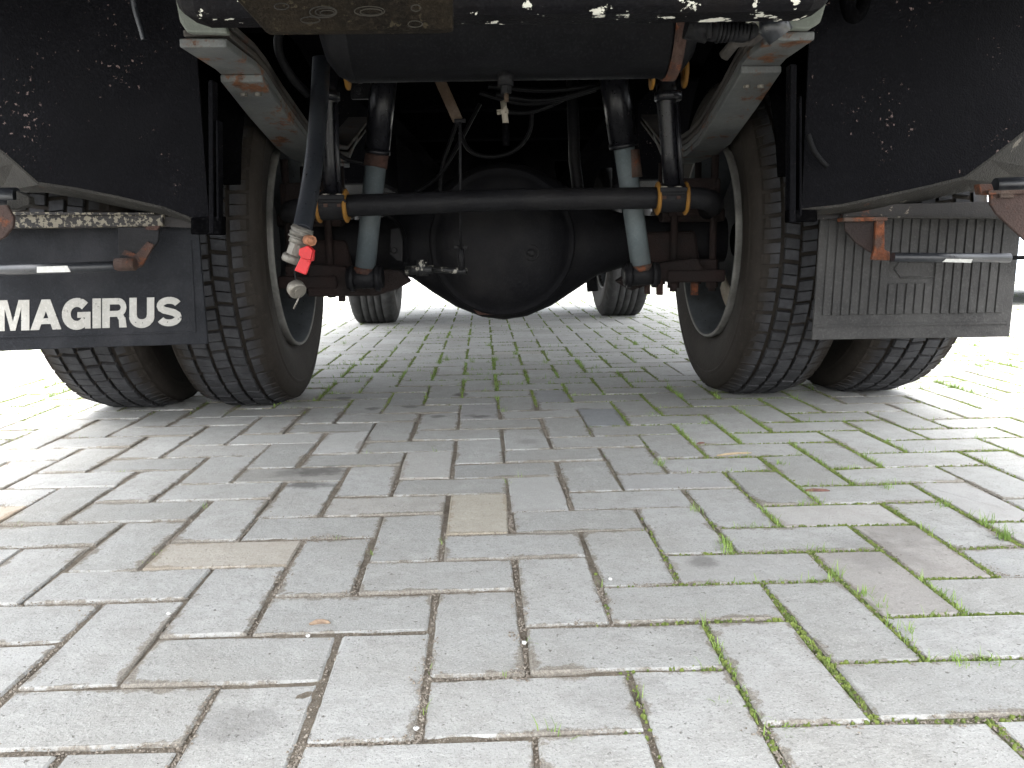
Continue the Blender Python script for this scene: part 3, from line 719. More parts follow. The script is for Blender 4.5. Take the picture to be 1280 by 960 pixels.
# ---- leaf springs
def leaf(xa, xb, pts, th, mat, name='leaf', par=None):
    """pts: (Y, z of the underside)"""
    n = len(pts); vs = []
    for (y, z) in pts:
        vs += [(xa, y+SL*xa, z), (xb, y+SL*xb, z), (xb, y+SL*xb, z+th), (xa, y+SL*xa, z+th)]
    fs = [(3, 2, 1, 0)]+[(4*(n-1)+i for i in range(4))]
    fs = [tuple(f) for f in fs]
    mi = []
    for i in range(n-1):
        for k in range(4): fs.append((4*i+k, 4*i+(k+1) % 4, 4*(i+1)+(k+1) % 4, 4*(i+1)+k))
    b = MB(); b.add(vs, fs); return b.build(name, mat, par or truck, bevel=.003)
def zz(px, py, Y): return A(px, py, Y).z
for side in (-1, 1):
    if side < 0: xa, xb = -.618, -.528; z1a = zz(256, 59, 1.65); z1b = zz(293, 89, 1.84); z2a = zz(298, 102, 1.87); z2b = zz(355, 186, 2.28)
    else: xa, xb = .515, .605; z1a = zz(1000, 50, 1.67); z1b = zz(945, 79, 1.86); z2a = zz(945, 92, 1.88); z2b = zz(880, 182, 2.30)
    y1a = 1.65 if side < 0 else 1.67
    sp = empty('leaf_spring', ((xa+xb)/2, 2.5, .7), truck)
    slope = (z2b-z2a)/(2.28-1.87)
    end = [(2.28, z2b), (2.42, z2b-.012), (2.68, z2b-.012), (2.82, z2b), (3.3, z2b+.15)]
    def lf_(dz): return [(1.87, z2a+dz), (2.05, z2a+slope*.18-.004+dz)]+[(y, z+dz) for y, z in end[:4]]
    leaf(xa, xb, lf_(0), .015, M['spring'], 'leaf', sp)
    leaf(xa+.001, xb-.001, [(y1a, z1a), (1.84, z1b+.003), (1.90, z2a+.019+slope*.03)]+lf_(.018)[1:]+[(3.0, z2b+.11)], .016, M['spring'], 'leaf', sp)
    leaf(xa+.002, xb-.002, [(y1a+.02, z1a+.024), (1.84, z1b+.024), (1.92, z2a+.038+slope*.05)]+lf_(.037)[1:]+[(3.3, z2b+.2)], .013, M['springdark'], 'leaf', sp)
    leaf(xa+.003, xb-.003, [(y1a+.02, z1a+.044), (1.84, z1b+.044), (1.92, z2a+.058+slope*.05)]+lf_(.057)[1:]+[(3.3, z2b+.22)], .013, M['springdark'], 'leaf', sp)
    # clamp bolts on the lower leaf
    b = MB()
    for dx in (.03, .062):
        b.lathe([(0, .001), (0, .008), (-.007, .008), (-.007, .001)], (xa+dx, 1.93+SL*xa, z2a+slope*.06), 'z', 6, smooth=False)
    b.build('clamp_bolt', M['zinc'], sp)
# hanger plates
b = MB(); b.prism([A(218, -30, 1.62), A(272, -30, 1.62), A(279, 26, 1.62), A(285, 42, 1.62), A(233, 40, 1.62), A(224, 26, 1.62), A(219, 0, 1.62)], (0, .02, 0)); b.build('spring_hanger', M['greyplate'], truck, bevel=.004)
b = MB(); b.prism([A(985, -30, 1.62), A(1034, -30, 1.62), A(1033, 5, 1.62), A(1026, 28, 1.62), A(1012, 36, 1.62), A(985, 36, 1.62)], (0, .02, 0)); b.build('spring_hanger', M['greyplate'], truck, bevel=.004)

# ---- rear cross bar
def bar():
    b = MB(); Yb = 1.42; L = A(222, 0, Yb).x; R = A(1036, 0, Yb).x
    zl, zr = A(260, 25, Yb).z, A(1000, 16, Yb).z
    prof = [(-.055, .03), (-.045, .008), (-.03, 0), (.03, 0), (.045, .008), (.055, .03), (.055, .17), (-.055, .17)]
    n = len(prof); vs = []; xs_ = [(L, .6), (L+.012, .85), (L+.035, 1.0), (-.2, 1), (.2, 1), (R-.035, 1.0), (R-.012, .85), (R, .6)]
    for x, sc in xs_:
        t = (x-L)/(R-L); z0 = zl+(zr-zl)*t
        for (y, z) in prof: vs.append((x, Yb+.02+SL*x+y*sc, z0+(z if sc == 1 else .02*(1-sc)*2.4+z*.97)))
    fs = [tuple(range(n)), tuple(reversed([len(vs)-n+i for i in range(n)]))]+[(i*n+k, i*n+(k+1) % n, (i+1)*n+(k+1) % n, (i+1)*n+k) for i in range(len(xs_)-1) for k in range(n)]
    b.add(vs, fs); return b.build('rear_crossbar', M['chipbar'], truck, bevel=.003)
bar()
# mottled plate nearest the camera
pp_ = [A(285, -40, 1.10), A(296, 0, 1.12), A(332, 40, 1.16), A(548, 38, 1.16), A(566, 36, 1.155), A(565, -40, 1.10)]
b = MB(); b.prism(pp_, (0, .018, .0)); po = b.build('step_plate', M['plank'], truck, bevel=.003)
MOV = metal('worn_ridge', (.022, .019, .013), (.006, .005, .004), .7, dust=.8, dustc=(.01, .009, .007))
for (ex, ey, ea, eb) in ((352, 8, 9, 4), (404, 15, 17, 7), (407, 15, 13, 5), (409, 16, 9, 3), (388, 25, 12, 4), (462, 14, 19, 6), (464, 15, 14, 4), (520, 10, 6, 4), (519, 30, 9, 4)):
    ring = [A(ex+ea*math.cos(t), ey+eb*math.sin(t), 1.10+.05*(ey+10)/50) for t in [2*PI*k/20 for k in range(21)]]
    b = MB(); b.tube(ring, .0008, 5, cap=False); b.build('embossed_oval', MOV, po)

# ---- air tank
tc = Vector((0, 1.88, .955)); tr = .128
lx, rx = A(386, 60, 1.78).x, A(884, 55, 1.78).x
b = MB(); prof = [(lx+.0, .001), (lx+.004, .05), (lx+.016, .09), (lx+.035, .115), (lx+.06, tr), (lx+.075, tr), (lx+.076, tr+.002), (lx+.080, tr+.002), (lx+.081, tr), (rx-.081, tr), (rx-.080, tr+.002), (rx-.076, tr+.002), (rx-.075, tr), (rx-.06, tr), (rx-.035, .115), (rx-.016, .09), (rx-.004, .05), (rx, .001)]
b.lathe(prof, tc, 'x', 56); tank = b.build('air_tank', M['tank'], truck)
b = MB(); vs = []
xs0 = A(850, 60, 1.76).x
b.lathe([(xs0-.012, tr+.001), (xs0-.012, tr+.006), (xs0+.012, tr+.006), (xs0+.012, tr+.001)], tc, 'x', 40); b.build('tank_strap', M['rust'], tank)
dv = A(632, 100, 1.85)
b = MB(); b.tube([dv+Vector((0, 0, .02)), dv+Vector((0, 0, -.012))], .018, 12); b.tube([dv+Vector((0, 0, -.012)), dv+Vector((.001, 0, -.028))], .012, 6, smooth=False); b.build('drain_valve', M['dusty'], tank)
b = MB(); b.tube([dv+Vector((.001, 0, -.028)), dv+Vector((.001, 0, -.045))], .005, 8); b.build('valve_stem', M['amber'], tank)
fx = A(632, 143, 1.98)
b = MB(); b.tube([fx+Vector((-.005, 0, .03)), fx+Vector((0, 0, -.02))], .007, 8); b.tube([fx+Vector((-.02, 0, .005)), fx+Vector((.006, 0, .008))], .006, 8); b.tube([fx+Vector((0, 0, -.02)), fx+Vector((0, 0, -.07))], .008, 8, mi=1)
b.build('pipe_fitting', [metal('flaky_paint', (.10, .09, .07), (.03, .025, .02), .8, chips=.6, chipc=(.18, .16, .13)), M['black']], truck)
# fittings right of the tank
b = MB()
b.tube([A(858, 32, 1.62), A(885, 38, 1.62)], .024, 14, smooth=True); b.tube([A(885, 38, 1.62), A(900, 40, 1.62)], .019, 14)
for k in range(9): b.tube([A(896+k*5, 40, 1.62), A(899.5+k*5, 40.4, 1.62)], .020-.0006*k, 12)
b.tube([A(890, 40, 1.62), A(930, 43, 1.62), A(940, 38, 1.64)], .015, 12); b.build('hose_union', M['dusty'], truck)
b = MB(); b.tube([A(887, 14, 1.60), A(886, 48, 1.60)], .005, 8); b.build('bracket_stay', M['dusty'], truck)
b = MB(); b.tube([A(962, 20, 1.55), A(966, 30, 1.55), A(976, 46, 1.55)], [.020, .027, .024], 16); b.build('rubber_cap', M['hose'], truck)
b = MB(); b.prism([A(932, 18, 1.66), A(952, 18, 1.66), A(950, 40, 1.66), A(938, 41, 1.66)], (0, .01, 0)); b.build('chipped_bracket', metal('flaked_white', (.6, .58, .5), (.5, .48, .42), .6, chips=.3, chipc=(.04, .04, .05)), truck)
b = MB(); b.tube([A(905, 70, 1.75), A(920, 52, 1.72), A(940, 50, 1.7), A(958, 36, 1.66), A(970, 20, 1.62)], .012, 10); b.build('air_pipe', M['springdark'], truck)

# ---- anti-roll bar
YB = 2.14
b = MB(); rb = .0275
b.tube([A(366, 268, YB+.30), A(362, 266, YB+.10), A(364, 264, YB+.03), A(376, 261, YB), A(400, 258.5, YB), A(640, 249.5, YB), A(862, 247, YB), A(876, 248, YB), A(889, 251, YB+.03), A(892, 256, YB+.10), A(884, 262, YB+.30)], rb, 18)
arb = b.build('anti_roll_bar', M['dusty'], truck)
for (x0, x1, yc_) in ((399, 433, 257.5), (822, 857, 248)):
    b = MB(); b.tube([A(x0, yc_, YB), A(x1, yc_-1, YB)], rb+.009, 20); b.box(A((x0+x1)/2, yc_-10, YB-.012), (.034, .032, .006)); b.box(A((x0+x1)/2, yc_-6, YB-.03), (.034, .010, .004))
    cl_ = b.build('bar_clamp', M['dusty'], truck, bevel=.002)
    for k, xx in enumerate((x0, x1)):
        b = MB(); c_ = A(xx, yc_, YB); b.lathe([(-.004, rb-.002), (-.005, rb+.010), (-.002, rb+.015), (.002, rb+.015), (.005, rb+.010), (.004, rb-.002)], c_, 'x', 28); b.build('rubber_bush', M['yellow'], cl_)
    for xx in (x0+8, x1-9):
        b = MB(); c_ = A(xx, yc_-13, YB-.03); b.lathe([(-.006, .001), (-.006, .010), (.004, .010), (.004, .001)], c_, 'z', 6, smooth=False); b.tube([c_, c_-Vector((0, 0, .03))], .005, 8)
        b.lathe([(-.004, .001), (-.004, .009), (.004, .009), (.004, .001)], c_-Vector((0, 0, .024)), 'z', 6, smooth=False, mi=1); b.build('bolt', [M['zinc'], M['rust']], cl_)
# vertical links
for (pts, ) in (([A(412, 60, 2.10), A(410, 130, 2.12), A(413, 200, 2.13), A(416, 243, YB)],), ([A(832, 60, 2.10), A(833, 130, 2.12), A(837, 190, 2.13), A(840, 234, YB)],)):
    b = MB(); b.tube(pts, [.028, .024, .022, .022], 14); b.tube([p+Vector((.022, -.018, 0)) for p in pts[1:]], .006, 8)
    b.tube([pts[1]-Vector((0, .02, -.025)), pts[1]-Vector((0, .02, -.005))], .034, 14)
    b.build('drop_link', M['gloss'], truck)
b = MB()
for (x_, y_) in ((434, 108), (815, 108), (856, 106)):
    b.lathe([(-.003, .018), (-.003, .038), (.003, .038), (.003, .018)], A(x_, y_-16, 2.08), 'x', 24)
b.build('upper_bush', M['yellow'], truck)
b = MB(); b.box(A(452, 112, 2.3), (.028, .01, .025)); b.lathe([(-.02, .001), (-.02, .012), (0, .012)], A(449, 113, 2.285), 'y', 8); b.build('frame_lug', M['dusty'], truck, bevel=.003)

# ---- shock absorbers
def shock(top, mid, bot, mlow, r1, r2, par='L'):
    s = empty('shock_absorber', bot, truck)
    b = MB(); b.tube([top, mid], r1, 20); b.tube([mid-(mid-top).normalized()*.012, mid], r1+.002, 20); b.build('dust_tube', M['gloss'], s)
    b = MB(); b.tube([mid-(bot-mid).normalized()*.01, bot], r2, 22); b.build('damper_body', mlow, s)
    b = MB(); d = (bot-mid).normalized(); b.tube([bot-d*.012, bot+d*.004], r2+.003, 20); b.build('collar', M['rust'], s)
    b = MB(); b.tube([bot+Vector((-.05, 0, -.018)), bot+Vector((.05, 0, -.015))], [.030, .030], 16); b.tube([bot+Vector((-.042, 0, -.018)), bot+Vector((-.03, 0, -.018))], .036, 16); b.tube([bot+Vector((.03, 0, -.018)), bot+Vector((.042, 0, -.018))], .036, 16)
    b.build('eye_bush', M['dusty'], s)
    return s
s1 = shock(A(483, 70, 2.26), A(471, 192, 2.30), A(456, 340, 2.32), M['shockgrey'], .034, .0285)
s2 = shock(A(763, 70, 2.26), A(780, 184, 2.30), A(802, 336, 2.32), M['ltgrey'], .038, .0285)
for (a_, b_, r_) in ((A(471.5, 190, 2.30), A(469, 209, 2.30), .0315),):
    b = MB(); b.tube([a_, b_], r_, 20); b.build('rust_band', M['rust'], s1)
b = MB(); b.tube([A(789, 188, 2.296), A(793, 222, 2.296)], .022, 14); b.build('rust_patch', M['rust'], s2)

# ---- sensor linkage
b = MB(); p0, p1 = A(548, 96, 2.10), A(572, 150, 2.10)
d = (p1-p0).normalized(); sd2 = d.cross(Vector((0, 1, 0))).normalized()*.013
b.prism([p0-sd2, p0+sd2, p1+sd2, p1-sd2], (0, .014, 0)); b.build('sensor_arm', M['amber'], truck, bevel=.002)
b = MB(); b.tube([A(575, 150, 2.09), A(576, 320, 2.20)], .0035, 8); b.tube([A(568, 151, 2.09), A(582, 151, 2.09)], .005, 8); b.build('sensor_rod', M['dusty'], truck)
b = MB(); b.tube([A(576, 306, 2.2), A(577, 338, 2.2)], .009, 10); b.box(A(576, 309, 2.2), (.017, .006, .003)); b.build('ball_joint', M['dusty'], truck)
b = MB(); b.tube([A(508, 338, 2.24), A(541, 337, 2.22)], .012, 12); b.tube([A(541, 337, 2.22), A(583, 339, 2.2)], .0085, 12); b.tube([A(527, 325, 2.23), A(528, 345, 2.23)], .016, 12)
b.build('levelling_sensor', metal('flaky_black', (.006, .006, .007), (.010, .010, .010), .4, chips=.6, chipc=(.2, .19, .165), chipscale=45), truck)
# dark vertical pipe right of the differential
b = MB(); b.tube([A(714, 60, 2.66), A(718, 200, 2.66), A(728, 280, 2.66), A(738, 330, 2.66), A(741, 364, 2.66)], .019, 12); b.build('exhaust_pipe', M['dusty'], truck)
# cables
cabs = [[(395, 20, 1.9), (352, 30, 1.9), (345, 60, 1.9), (362, 95, 1.95), (385, 118, 2.0)],
        [(620, 118, 2.3), (660, 126, 2.3), (700, 124, 2.3), (760, 105, 2.3)], [(610, 108, 2.32), (650, 112, 2.32), (700, 114, 2.32), (780, 100, 2.32)],
        [(600, 116, 2.34), (650, 131, 2.34), (690, 128, 2.34), (745, 112, 2.34)], [(630, 140, 2.35), (660, 142, 2.35), (690, 132, 2.35), (720, 115, 2.35)],
        [(665, 140, 2.4), (664, 165, 2.4), (645, 190, 2.4), (612, 198, 2.4), (585, 190, 2.4), (575, 165, 2.42)],
        [(572, 150, 2.45), (562, 180, 2.45), (552, 205, 2.45), (550, 260, 2.47)],
        [(420, 190, 2.3), (432, 200, 2.3), (455, 203, 2.3), (470, 215, 2.35)], [(520, 240, 2.4), (545, 225, 2.45), (560, 205, 2.45), (600, 130, 2.5)],
        [(1010, 168, 1.78), (1016, 188, 1.78), (1030, 205, 1.78), (1034, 208, 1.78)],
        [(436, 270, 2.35), (470, 262, 2.4), (505, 280, 2.42), (508, 330, 2.3)]]
def smooth(pts, it=3):
    for _ in range(it):
        q = [pts[0]]
        for a_, b_ in zip(pts, pts[1:]): q += [a_*.75+b_*.25, a_*.25+b_*.75]
        pts = q+[pts[-1]]
    return pts
for i, c_ in enumerate(cabs):
    b = MB(); b.tube(smooth([A(*q) for q in c_]), .006 if i else .010, 8); b.build('cable', M['rubber'], truck)
b = MB(); b.tube(smooth([A(*q) for q in ((165, -20, 1.76), (168, 10, 1.76), (176, 35, 1.76), (180, 50, 1.76))]), .006, 8); b.build('cable', M['hose'], truck)
b = MB(); b.tube(smooth([A(*q) for q in ((1058, -30, 1.72), (1058, 5, 1.72), (1066, 25, 1.72), (1080, 10, 1.74), (1082, -30, 1.76))]), .014, 10); b.build('cable', M['black'], truck)

# ---- hose with tap
hose = empty('drain_hose', A(380, 290, 1.6), truck)
hp = smooth([A(404, 40, 2.10), A(401, 90, 2.03), A(399, 130, 1.95), A(396, 170, 1.86), A(391, 215, 1.76), A(385, 252, 1.68), A(377, 290, 1.6)])
b = MB(); b.tube(hp, [.0215-.0035*i/(len(hp)-1) for i in range(len(hp))], 20); b.build('hose_tube', M['hose'], hose)
d = (A(366, 318, 1.6)-A(378, 284, 1.6)).normalized()
q0 = A(379, 284, 1.6)
b = MB(); b.tube([q0, q0+d*.022], .0205, 18); b.tube([q0+d*.02, q0+d*.034], .0175, 18)
for k in range(3): b.tube([q0+d*(.004+.008*k), q0+d*(.008+.008*k)], .0218, 18)
b.tube([q0+d*.034, q0+d*.062], .0150, 8, smooth=False); b.tube([q0+d*.056, q0+d*.060, q0+d*.068, q0+d*.072], [.0165, .0195, .0195, .0165], 20)
b.build('valve_body', M['zinc'], hose, bevel=0)
b = MB(); b.tube([A(384, 300, 1.575), A(390, 301, 1.56)], .010, 8); b.tube([A(388, 297, 1.56), A(389, 305, 1.56)], .006, 6); b.build('clamp_screw', M['brass'], hose)
lv = MB(); ca_ = A(381, 317, 1.565); dd_ = (A(374, 342, 1.565)-A(384, 312, 1.565)).normalized(); pr = dd_.cross(Vector((0, 1, 0))).normalized()
e0, e1 = A(383, 322, 1.565), A(375, 341, 1.565)
lv.prism([e0-pr*.010, e0+pr*.010, e1+pr*.0115, e1-pr*.0115], (0, .007, 0))
lv.prism([A(374, 311, 1.555), A(384, 307, 1.555), A(391, 313, 1.555), A(388, 325, 1.555), A(377, 323, 1.555), A(373, 318, 1.555)], (0, .022, 0))
lv.prism([A(380, 309, 1.563), A(388, 309, 1.563), A(392, 316, 1.563), A(391, 326, 1.563), A(384, 328, 1.563)], (0, .012, 0))
lv.build('red_lever', M['red'], hose, bevel=.0015)
b = MB(); b.tube(smooth([A(369, 325, 1.59), A(368, 338, 1.6), A(370, 350, 1.6), A(372, 357, 1.6)]), .0016, 6); b.build('chain', M['dusty'], hose)
b = MB(); cd = Vector((.45, -.6, -.45)).normalized(); cp = A(371, 362, 1.6); b.tube([cp-cd*.010, cp-cd*.008, cp+cd*.005, cp+cd*.008], [.015, .0175, .0175, .014], 20); b.tube([cp+cd*.002, cp+cd*.010], .008, 8); b.build('end_cap', M['zinc'], hose)
b = MB(); b.tube([A(374, 370, 1.6), A(371, 378, 1.6), A(367, 386, 1.6)], .002, 6); b.build('strap_end', M['zinc'], hose)

# ---- black guards, their undersides, channels
YP = 1.80
def guard(near, far, xin, xout, top=1.17):
    P = [A(x, y, YP) for x, y in near]
    g = MB()
    poly = P+[Vector((P[-1].x, YP+SL*P[-1].x, top)), Vector((P[0].x, YP+SL*P[0].x, top))]
    g.prism(poly, (0, .006, 0)); go = g.build('wheel_guard', M['panel'], truck)
    Q = [A(x, y, YF) for (x, y), YF in zip(far, [YP+.02+.14*i/(len(far)-1) for i in range(len(far))][::(1 if near[0][0] > 640 else 1)])]
    n = len(P); u = MB(); vs = [p+Vector((0, -.001, 0)) for p in P]+Q; u.add(vs+[v+Vector((0, 0, .006)) for v in vs], [(i, i+1, n+i+1, n+i) for i in range(n-1)]+[(2*n+i, 2*n+n+i, 2*n+n+i+1, 2*n+i+1) for i in range(n-1)]+[(i, 2*n+i, 2*n+i+1, i+1) for i in range(n-1)]+[(n+i, n+i+1, 3*n+i+1, 3*n+i) for i in range(n-1)])
    u.build('guard_underside', M['flange'], go)
    return go
gl = guard([(262, 284), (205, 262), (150, 249), (96, 238), (48, 231), (18, 204), (-60, 140)], [(262, 286), (205, 268), (165, 262), (110, 250), (60, 241), (0, 240), (-60, 226)], 0, 0)
gr = guard([(1002, 264), (1050, 259), (1110, 246), (1160, 235), (1205, 224), (1238, 200), (1345, 115)], [(1002, 269), (1050, 267), (1100, 262), (1165, 249), (1215, 238), (1280, 232), (1345, 220)], 0, 0)
for par_, pts in ((gl, ((263, 100), (264, 292), 6)), (gl, ((271, 150), (272, 276), 3)), (gr, ((992, 80), (991, 278), 8)), (gr, ((1001, 120), (1001, 270), 3))):
    (x0, y0), (x1, y1), wd = pts; b = MB(); b.prism([A(x0-wd/2, y0, YP-.012), A(x0+wd/2, y0, YP-.012), A(x1+wd/2, y1, YP-.012), A(x1-wd/2, y1, YP-.012)], (0, .03, 0)); b.build('edge_strip', M['panel'], par_, bevel=.002)
b = MB(); b.prism([A(238, 272, YP-.01), A(277, 270, YP-.01), A(277, 294, YP-.01), A(238, 293, YP-.01)], (0, .03, 0)); b.build('guard_foot', M['black'], gl, bevel=.003)
b = MB(); b.prism([A(986, 262, YP-.01), A(1022, 262, YP-.01), A(1022, 277, YP-.01), A(986, 278, YP-.01)], (0, .03, 0)); b.build('guard_foot', M['black'], gr, bevel=.003)
# channels that carry the flaps
YC = 1.855
b = MB(); b.prism([A(-80, 268, YC), A(204, 268, YC), A(203, 283, YC), A(-80, 287, YC)], (0, .05, 0)); b.build('flap_channel', M['chiprail'], truck, bevel=.002)
b = MB(); b.prism([A(-80, 264.5, YC-.008), A(192, 266, YC-.008), A(192, 268, YC-.008), A(-80, 269, YC-.008)], (0, .06, 0)); b.build('channel_lip', M['chiprail'], truck)
b = MB(); b.prism([A(200, 270, YC+.01), A(262, 276, YC+.01), A(262, 286, YC+.01), A(200, 283, YC+.01)], (0, .03, 0)); b.build('channel_end', M['rail2'], truck)
b = MB(); b.prism([A(1054, 256, YC), A(1320, 250, YC), A(1320, 274, YC), A(1054, 271.5, YC)], (0, .05, 0)); b.build('flap_channel', M['rail2'], truck, bevel=.002)
b = MB(); b.prism([A(1054, 270, YC-.012), A(1320, 271, YC-.012), A(1320, 273.5, YC-.012), A(1054, 272.5, YC-.012)], (0, .06, 0)); b.build('channel_lip', M['flange'], truck)
b = MB(); b.prism([A(1022, 258, YC+.012), A(1054, 256, YC+.012), A(1054, 273, YC+.012), A(1022, 274, YC+.012)], (0, .03, 0)); b.build('channel_end', M['rail2'], truck)

# ---- mudflaps
YF = 1.90
lf = MB()
lf.prism([A(-190, 280, YF), A(247, 276, YF), A(252, 340, YF), A(260, 430, YF), A(130, 434, YF), A(-190, 446, YF)], (0, .008, 0))
flapL = lf.build('mudflap', M['flapL'], truck, bevel=.002); flapL['label'] = 'black rubber mudflap with white letters MAGIRUS'
b = MB()  # raised border
for (p, q, wd) in (((-190, 427), (244, 415), 2.2), ((244, 415), (238, 300), 2.2)):
    P0, P1 = Vector((*p, 0)), Vector((*q, 0)); nn = Vector((-(P1-P0).y, (P1-P0).x, 0)).normalized()*wd/2
    b.prism([A((P0+nn).x, (P0+nn).y, YF-.0022), A((P1+nn).x, (P1+nn).y, YF-.0022), A((P1-nn).x, (P1-nn).y, YF-.0022), A((P0-nn).x, (P0-nn).y, YF-.0022)], (0, .003, 0))
b.build('border_rib', M['flapL'], flapL, bevel=.001)
rf_top = 276
rf = MB(); rf.prism([A(1026, 272, YF), A(1278, 268, YF), A(1262, 421, YF), A(1015, 425, YF)], (0, .008, 0))
flapR = rf.build('mudflap', M['flapR'], truck, bevel=.002); flapR['label'] = 'dusty grey ribbed mudflap'
def fl(u, v):   # bilinear on the right flap, u 0..1 across, v 0..1 down
    a_ = Vector((1026, 272, 0)).lerp(Vector((1278, 268, 0)), u); b_ = Vector((1015, 425, 0)).lerp(Vector((1262, 421, 0)), u); r_ = a_.lerp(b_, v); return r_.x, r_.y
nr = 20; b = MB()
for i in range(nr):
    u0 = .045+.915*i/nr; u1 = u0+.915/nr*.80
    spans = [(.01, .80)]
    if 7 <= i <= 11: spans = [(.01, .38), (.55, .80)]
    for v0, v1 in spans:
        P_ = [A(*fl(u0, v0), YF-.004), A(*fl(u1, v0), YF-.004), A(*fl(u1, v1), YF-.004), A(*fl(u0, v1), YF-.004)]
        b.prism(P_, (0, .005, 0))
b.build('ribs', M['flapR'], flapR, bevel=.0012)
b = MB(); P_ = [A(*fl(*q), YF-.0035) for q in ((.012, .88), (.985, .88), (.985, .895), (.012, .895))]; b.prism(P_, (0, .004, 0))
hx = [(1118, 336), (1126, 326), (1170, 325), (1180, 334), (1172, 346), (1126, 347)]
for p, q in zip(hx, hx[1:]+hx[:1]): b.tube([A(*p, YF-.001), A(*q, YF-.001)], .0022, 6)
b.build('border_rib', M['flapR'], flapR)

# lettering on the left flap
LW = .30
def arc(cx, cy, rx, ry, a0, a1, n=12): return [(cx+rx*math.cos(math.radians(a0+(a1-a0)*i/n)), cy+ry*math.sin(math.radians(a0+(a1-a0)*i/n))) for i in range(n+1)]
def stroke(pts, w):
    out = []
    for i, p in enumerate(pts):
        a_ = Vector(pts[max(i-1, 0)]); b_ = Vector(pts[min(i+1, len(pts)-1)]); t = (b_-a_).normalized(); nn = Vector((-t.y, t.x))*w/2
        out.append((Vector(p)+nn, Vector(p)-nn))
    return [[out[i][0], out[i+1][0], out[i+1][1], out[i][1]] for i in range(len(out)-1)]
h2 = LW/2
GL = {
 'M': (1.10, [[(0, 0), (.27, 0), (.27, 1), (0, 1)], [(.83, 0), (1.10, 0), (1.10, 1), (.83, 1)], [(.20, 1), (.36, 1), (.63, 0), (.47, 0)], [(.47, 0), (.63, 0), (.90, 1), (.74, 1)]]),
 'A': (1.00, [[(0, 0), (.28, 0), (.64, 1), (.36, 1)], [(.72, 0), (1.0, 0), (.64, 1), (.36, 1)], [(.25, .19), (.75, .19), (.68, .38), (.32, .38)]]),
 'G': (1.00, stroke(arc(.50, .50, .365, .385, 42, 270, 18)+arc(.50, .50, .34, .385, 275, 330, 5), LW)+[[(.52, .56), (.97, .56), (.97, .37), (.52, .37)], [(.78, 0), (.97, 0), (.97, .5), (.78, .5)]]),
 'I': (.29, [[(0, 0), (.28, 0), (.28, 1), (0, 1)]]),
 'R': (.98, [[(0, 0), (.28, 0), (.28, 1), (0, 1)], [(.2, 1), (.60, 1), (.60, .79), (.2, .79)], [(.2, .57), (.60, .57), (.60, .37), (.2, .37)]]+stroke(arc(.60, .685, .20, .21, 90, -90, 12), .21)+[[(.54, .44), (.78, .46), (.86, .30), (.60, .28)], [(.62, .34), (.87, .34), (.92, .0), (.64, .0)]]),
 'U': (.95, [[(0, .36), (.28, .36), (.28, 1), (0, 1)], [(.67, .36), (.95, .36), (.95, 1), (.67, 1)]]+stroke(arc(.475, .37, .335, .26, 180, 360, 14), LW)),
 'S': (.92, stroke(arc(.46, .70, .30, .19, 20, 180, 10)+[(.19, .62), (.30, .55), (.46, .51), (.62, .46), (.74, .38)]+arc(.46, .30, .30, .19, 0, -160, 10), .235))}
WD = dict(M=1.12, A=1.06, G=1.0, I=.30, R=.90, U=.86, S=.96)
TL, TRt, BL, BR = A(-4, 375.5, YF), A(229, 371, YF), A(-4, 414, YF), A(229, 407, YF)
adv = [WD[c_]+.035 for c_ in 'MAGIRUS']; tot = sum(adv)-.035; x_ = 0; b = MB()
for li, (ch_, ad) in enumerate(zip('MAGIRUS', adv)):
    ws = WD[ch_]/GL[ch_][0]
    for qi, q in enumerate(GL[ch_][1]):
        lift = .0012+.00002*qi
        P_ = [(BL.lerp(BR, (x_+p[0]*ws)/tot)).lerp(TL.lerp(TRt, (x_+p[0]*ws)/tot), p[1])+Vector((0, -lift, 0)) for p in q]
        b.prism(P_, (0, lift+.0004, 0))
    x_ += ad
b.build('lettering', M['letter'], flapL)

# ---- flap retaining bars, rusty brackets
YR_ = 1.80
def rbar(pts, r, sticker, name='retaining_bar'):
    b = MB(); b.tube(pts, r, 14); o = b.build(name, M['hose'], truck)
    b = MB(); b.prism(sticker, (0, .002, 0)); b.build('white_sticker', M['sticker'], o); return o
rbar([A(-60, 339.5, YR_), A(146, 333, YR_)], .0115, [A(46, 333.5, YR_-.0125), A(84, 332, YR_-.0125), A(88, 340, YR_-.0125), A(46, 341, YR_-.0125)])
rbar([A(1116, 321.5, YR_), A(1262, 322.5, YR_)], .0105, [A(1183, 323.5, YR_-.0115), A(1216, 324, YR_-.0115), A(1214, 328.5, YR_-.0105), A(1178, 327.5, YR_-.0105)])
b = MB(); b.tube([A(1262, 322.5, YR_), A(1340, 320, YR_)], .0045, 10); b.build('piston_rod', M['dusty'], truck)
b = MB(); b.prism([A(147, 284, YR_+.03), A(199, 284, YR_+.03), A(198, 302, YR_+.03), A(172, 336, YR_+.03), A(152, 336, YR_+.03), A(148, 318, YR_+.03)], (0, .006, 0)); b.build('flap_bracket', M['dusty'], truck, bevel=.002)
b = MB(); b.prism([A(184, 302, YR_+.024), A(192, 306, YR_+.024), A(176, 334, YR_+.024), A(160, 338, YR_+.024), A(164, 322, YR_+.024), A(152, 318, YR_+.024), A(156, 312, YR_+.024), A(170, 318, YR_+.024)], (0, .008, 0)); b.tube([A(145, 331, YR_), A(169, 330, YR_)], .014, 10); b.build('bracket_pivot', M['rust'], truck)
b = MB(); b.prism([A(182, 283, YR_+.026), A(200, 282, YR_+.026), A(196, 288, YR_+.026), A(182, 287, YR_+.026)], (0, .006, 0)); b.build('rust_lug', M['rust'], truck)
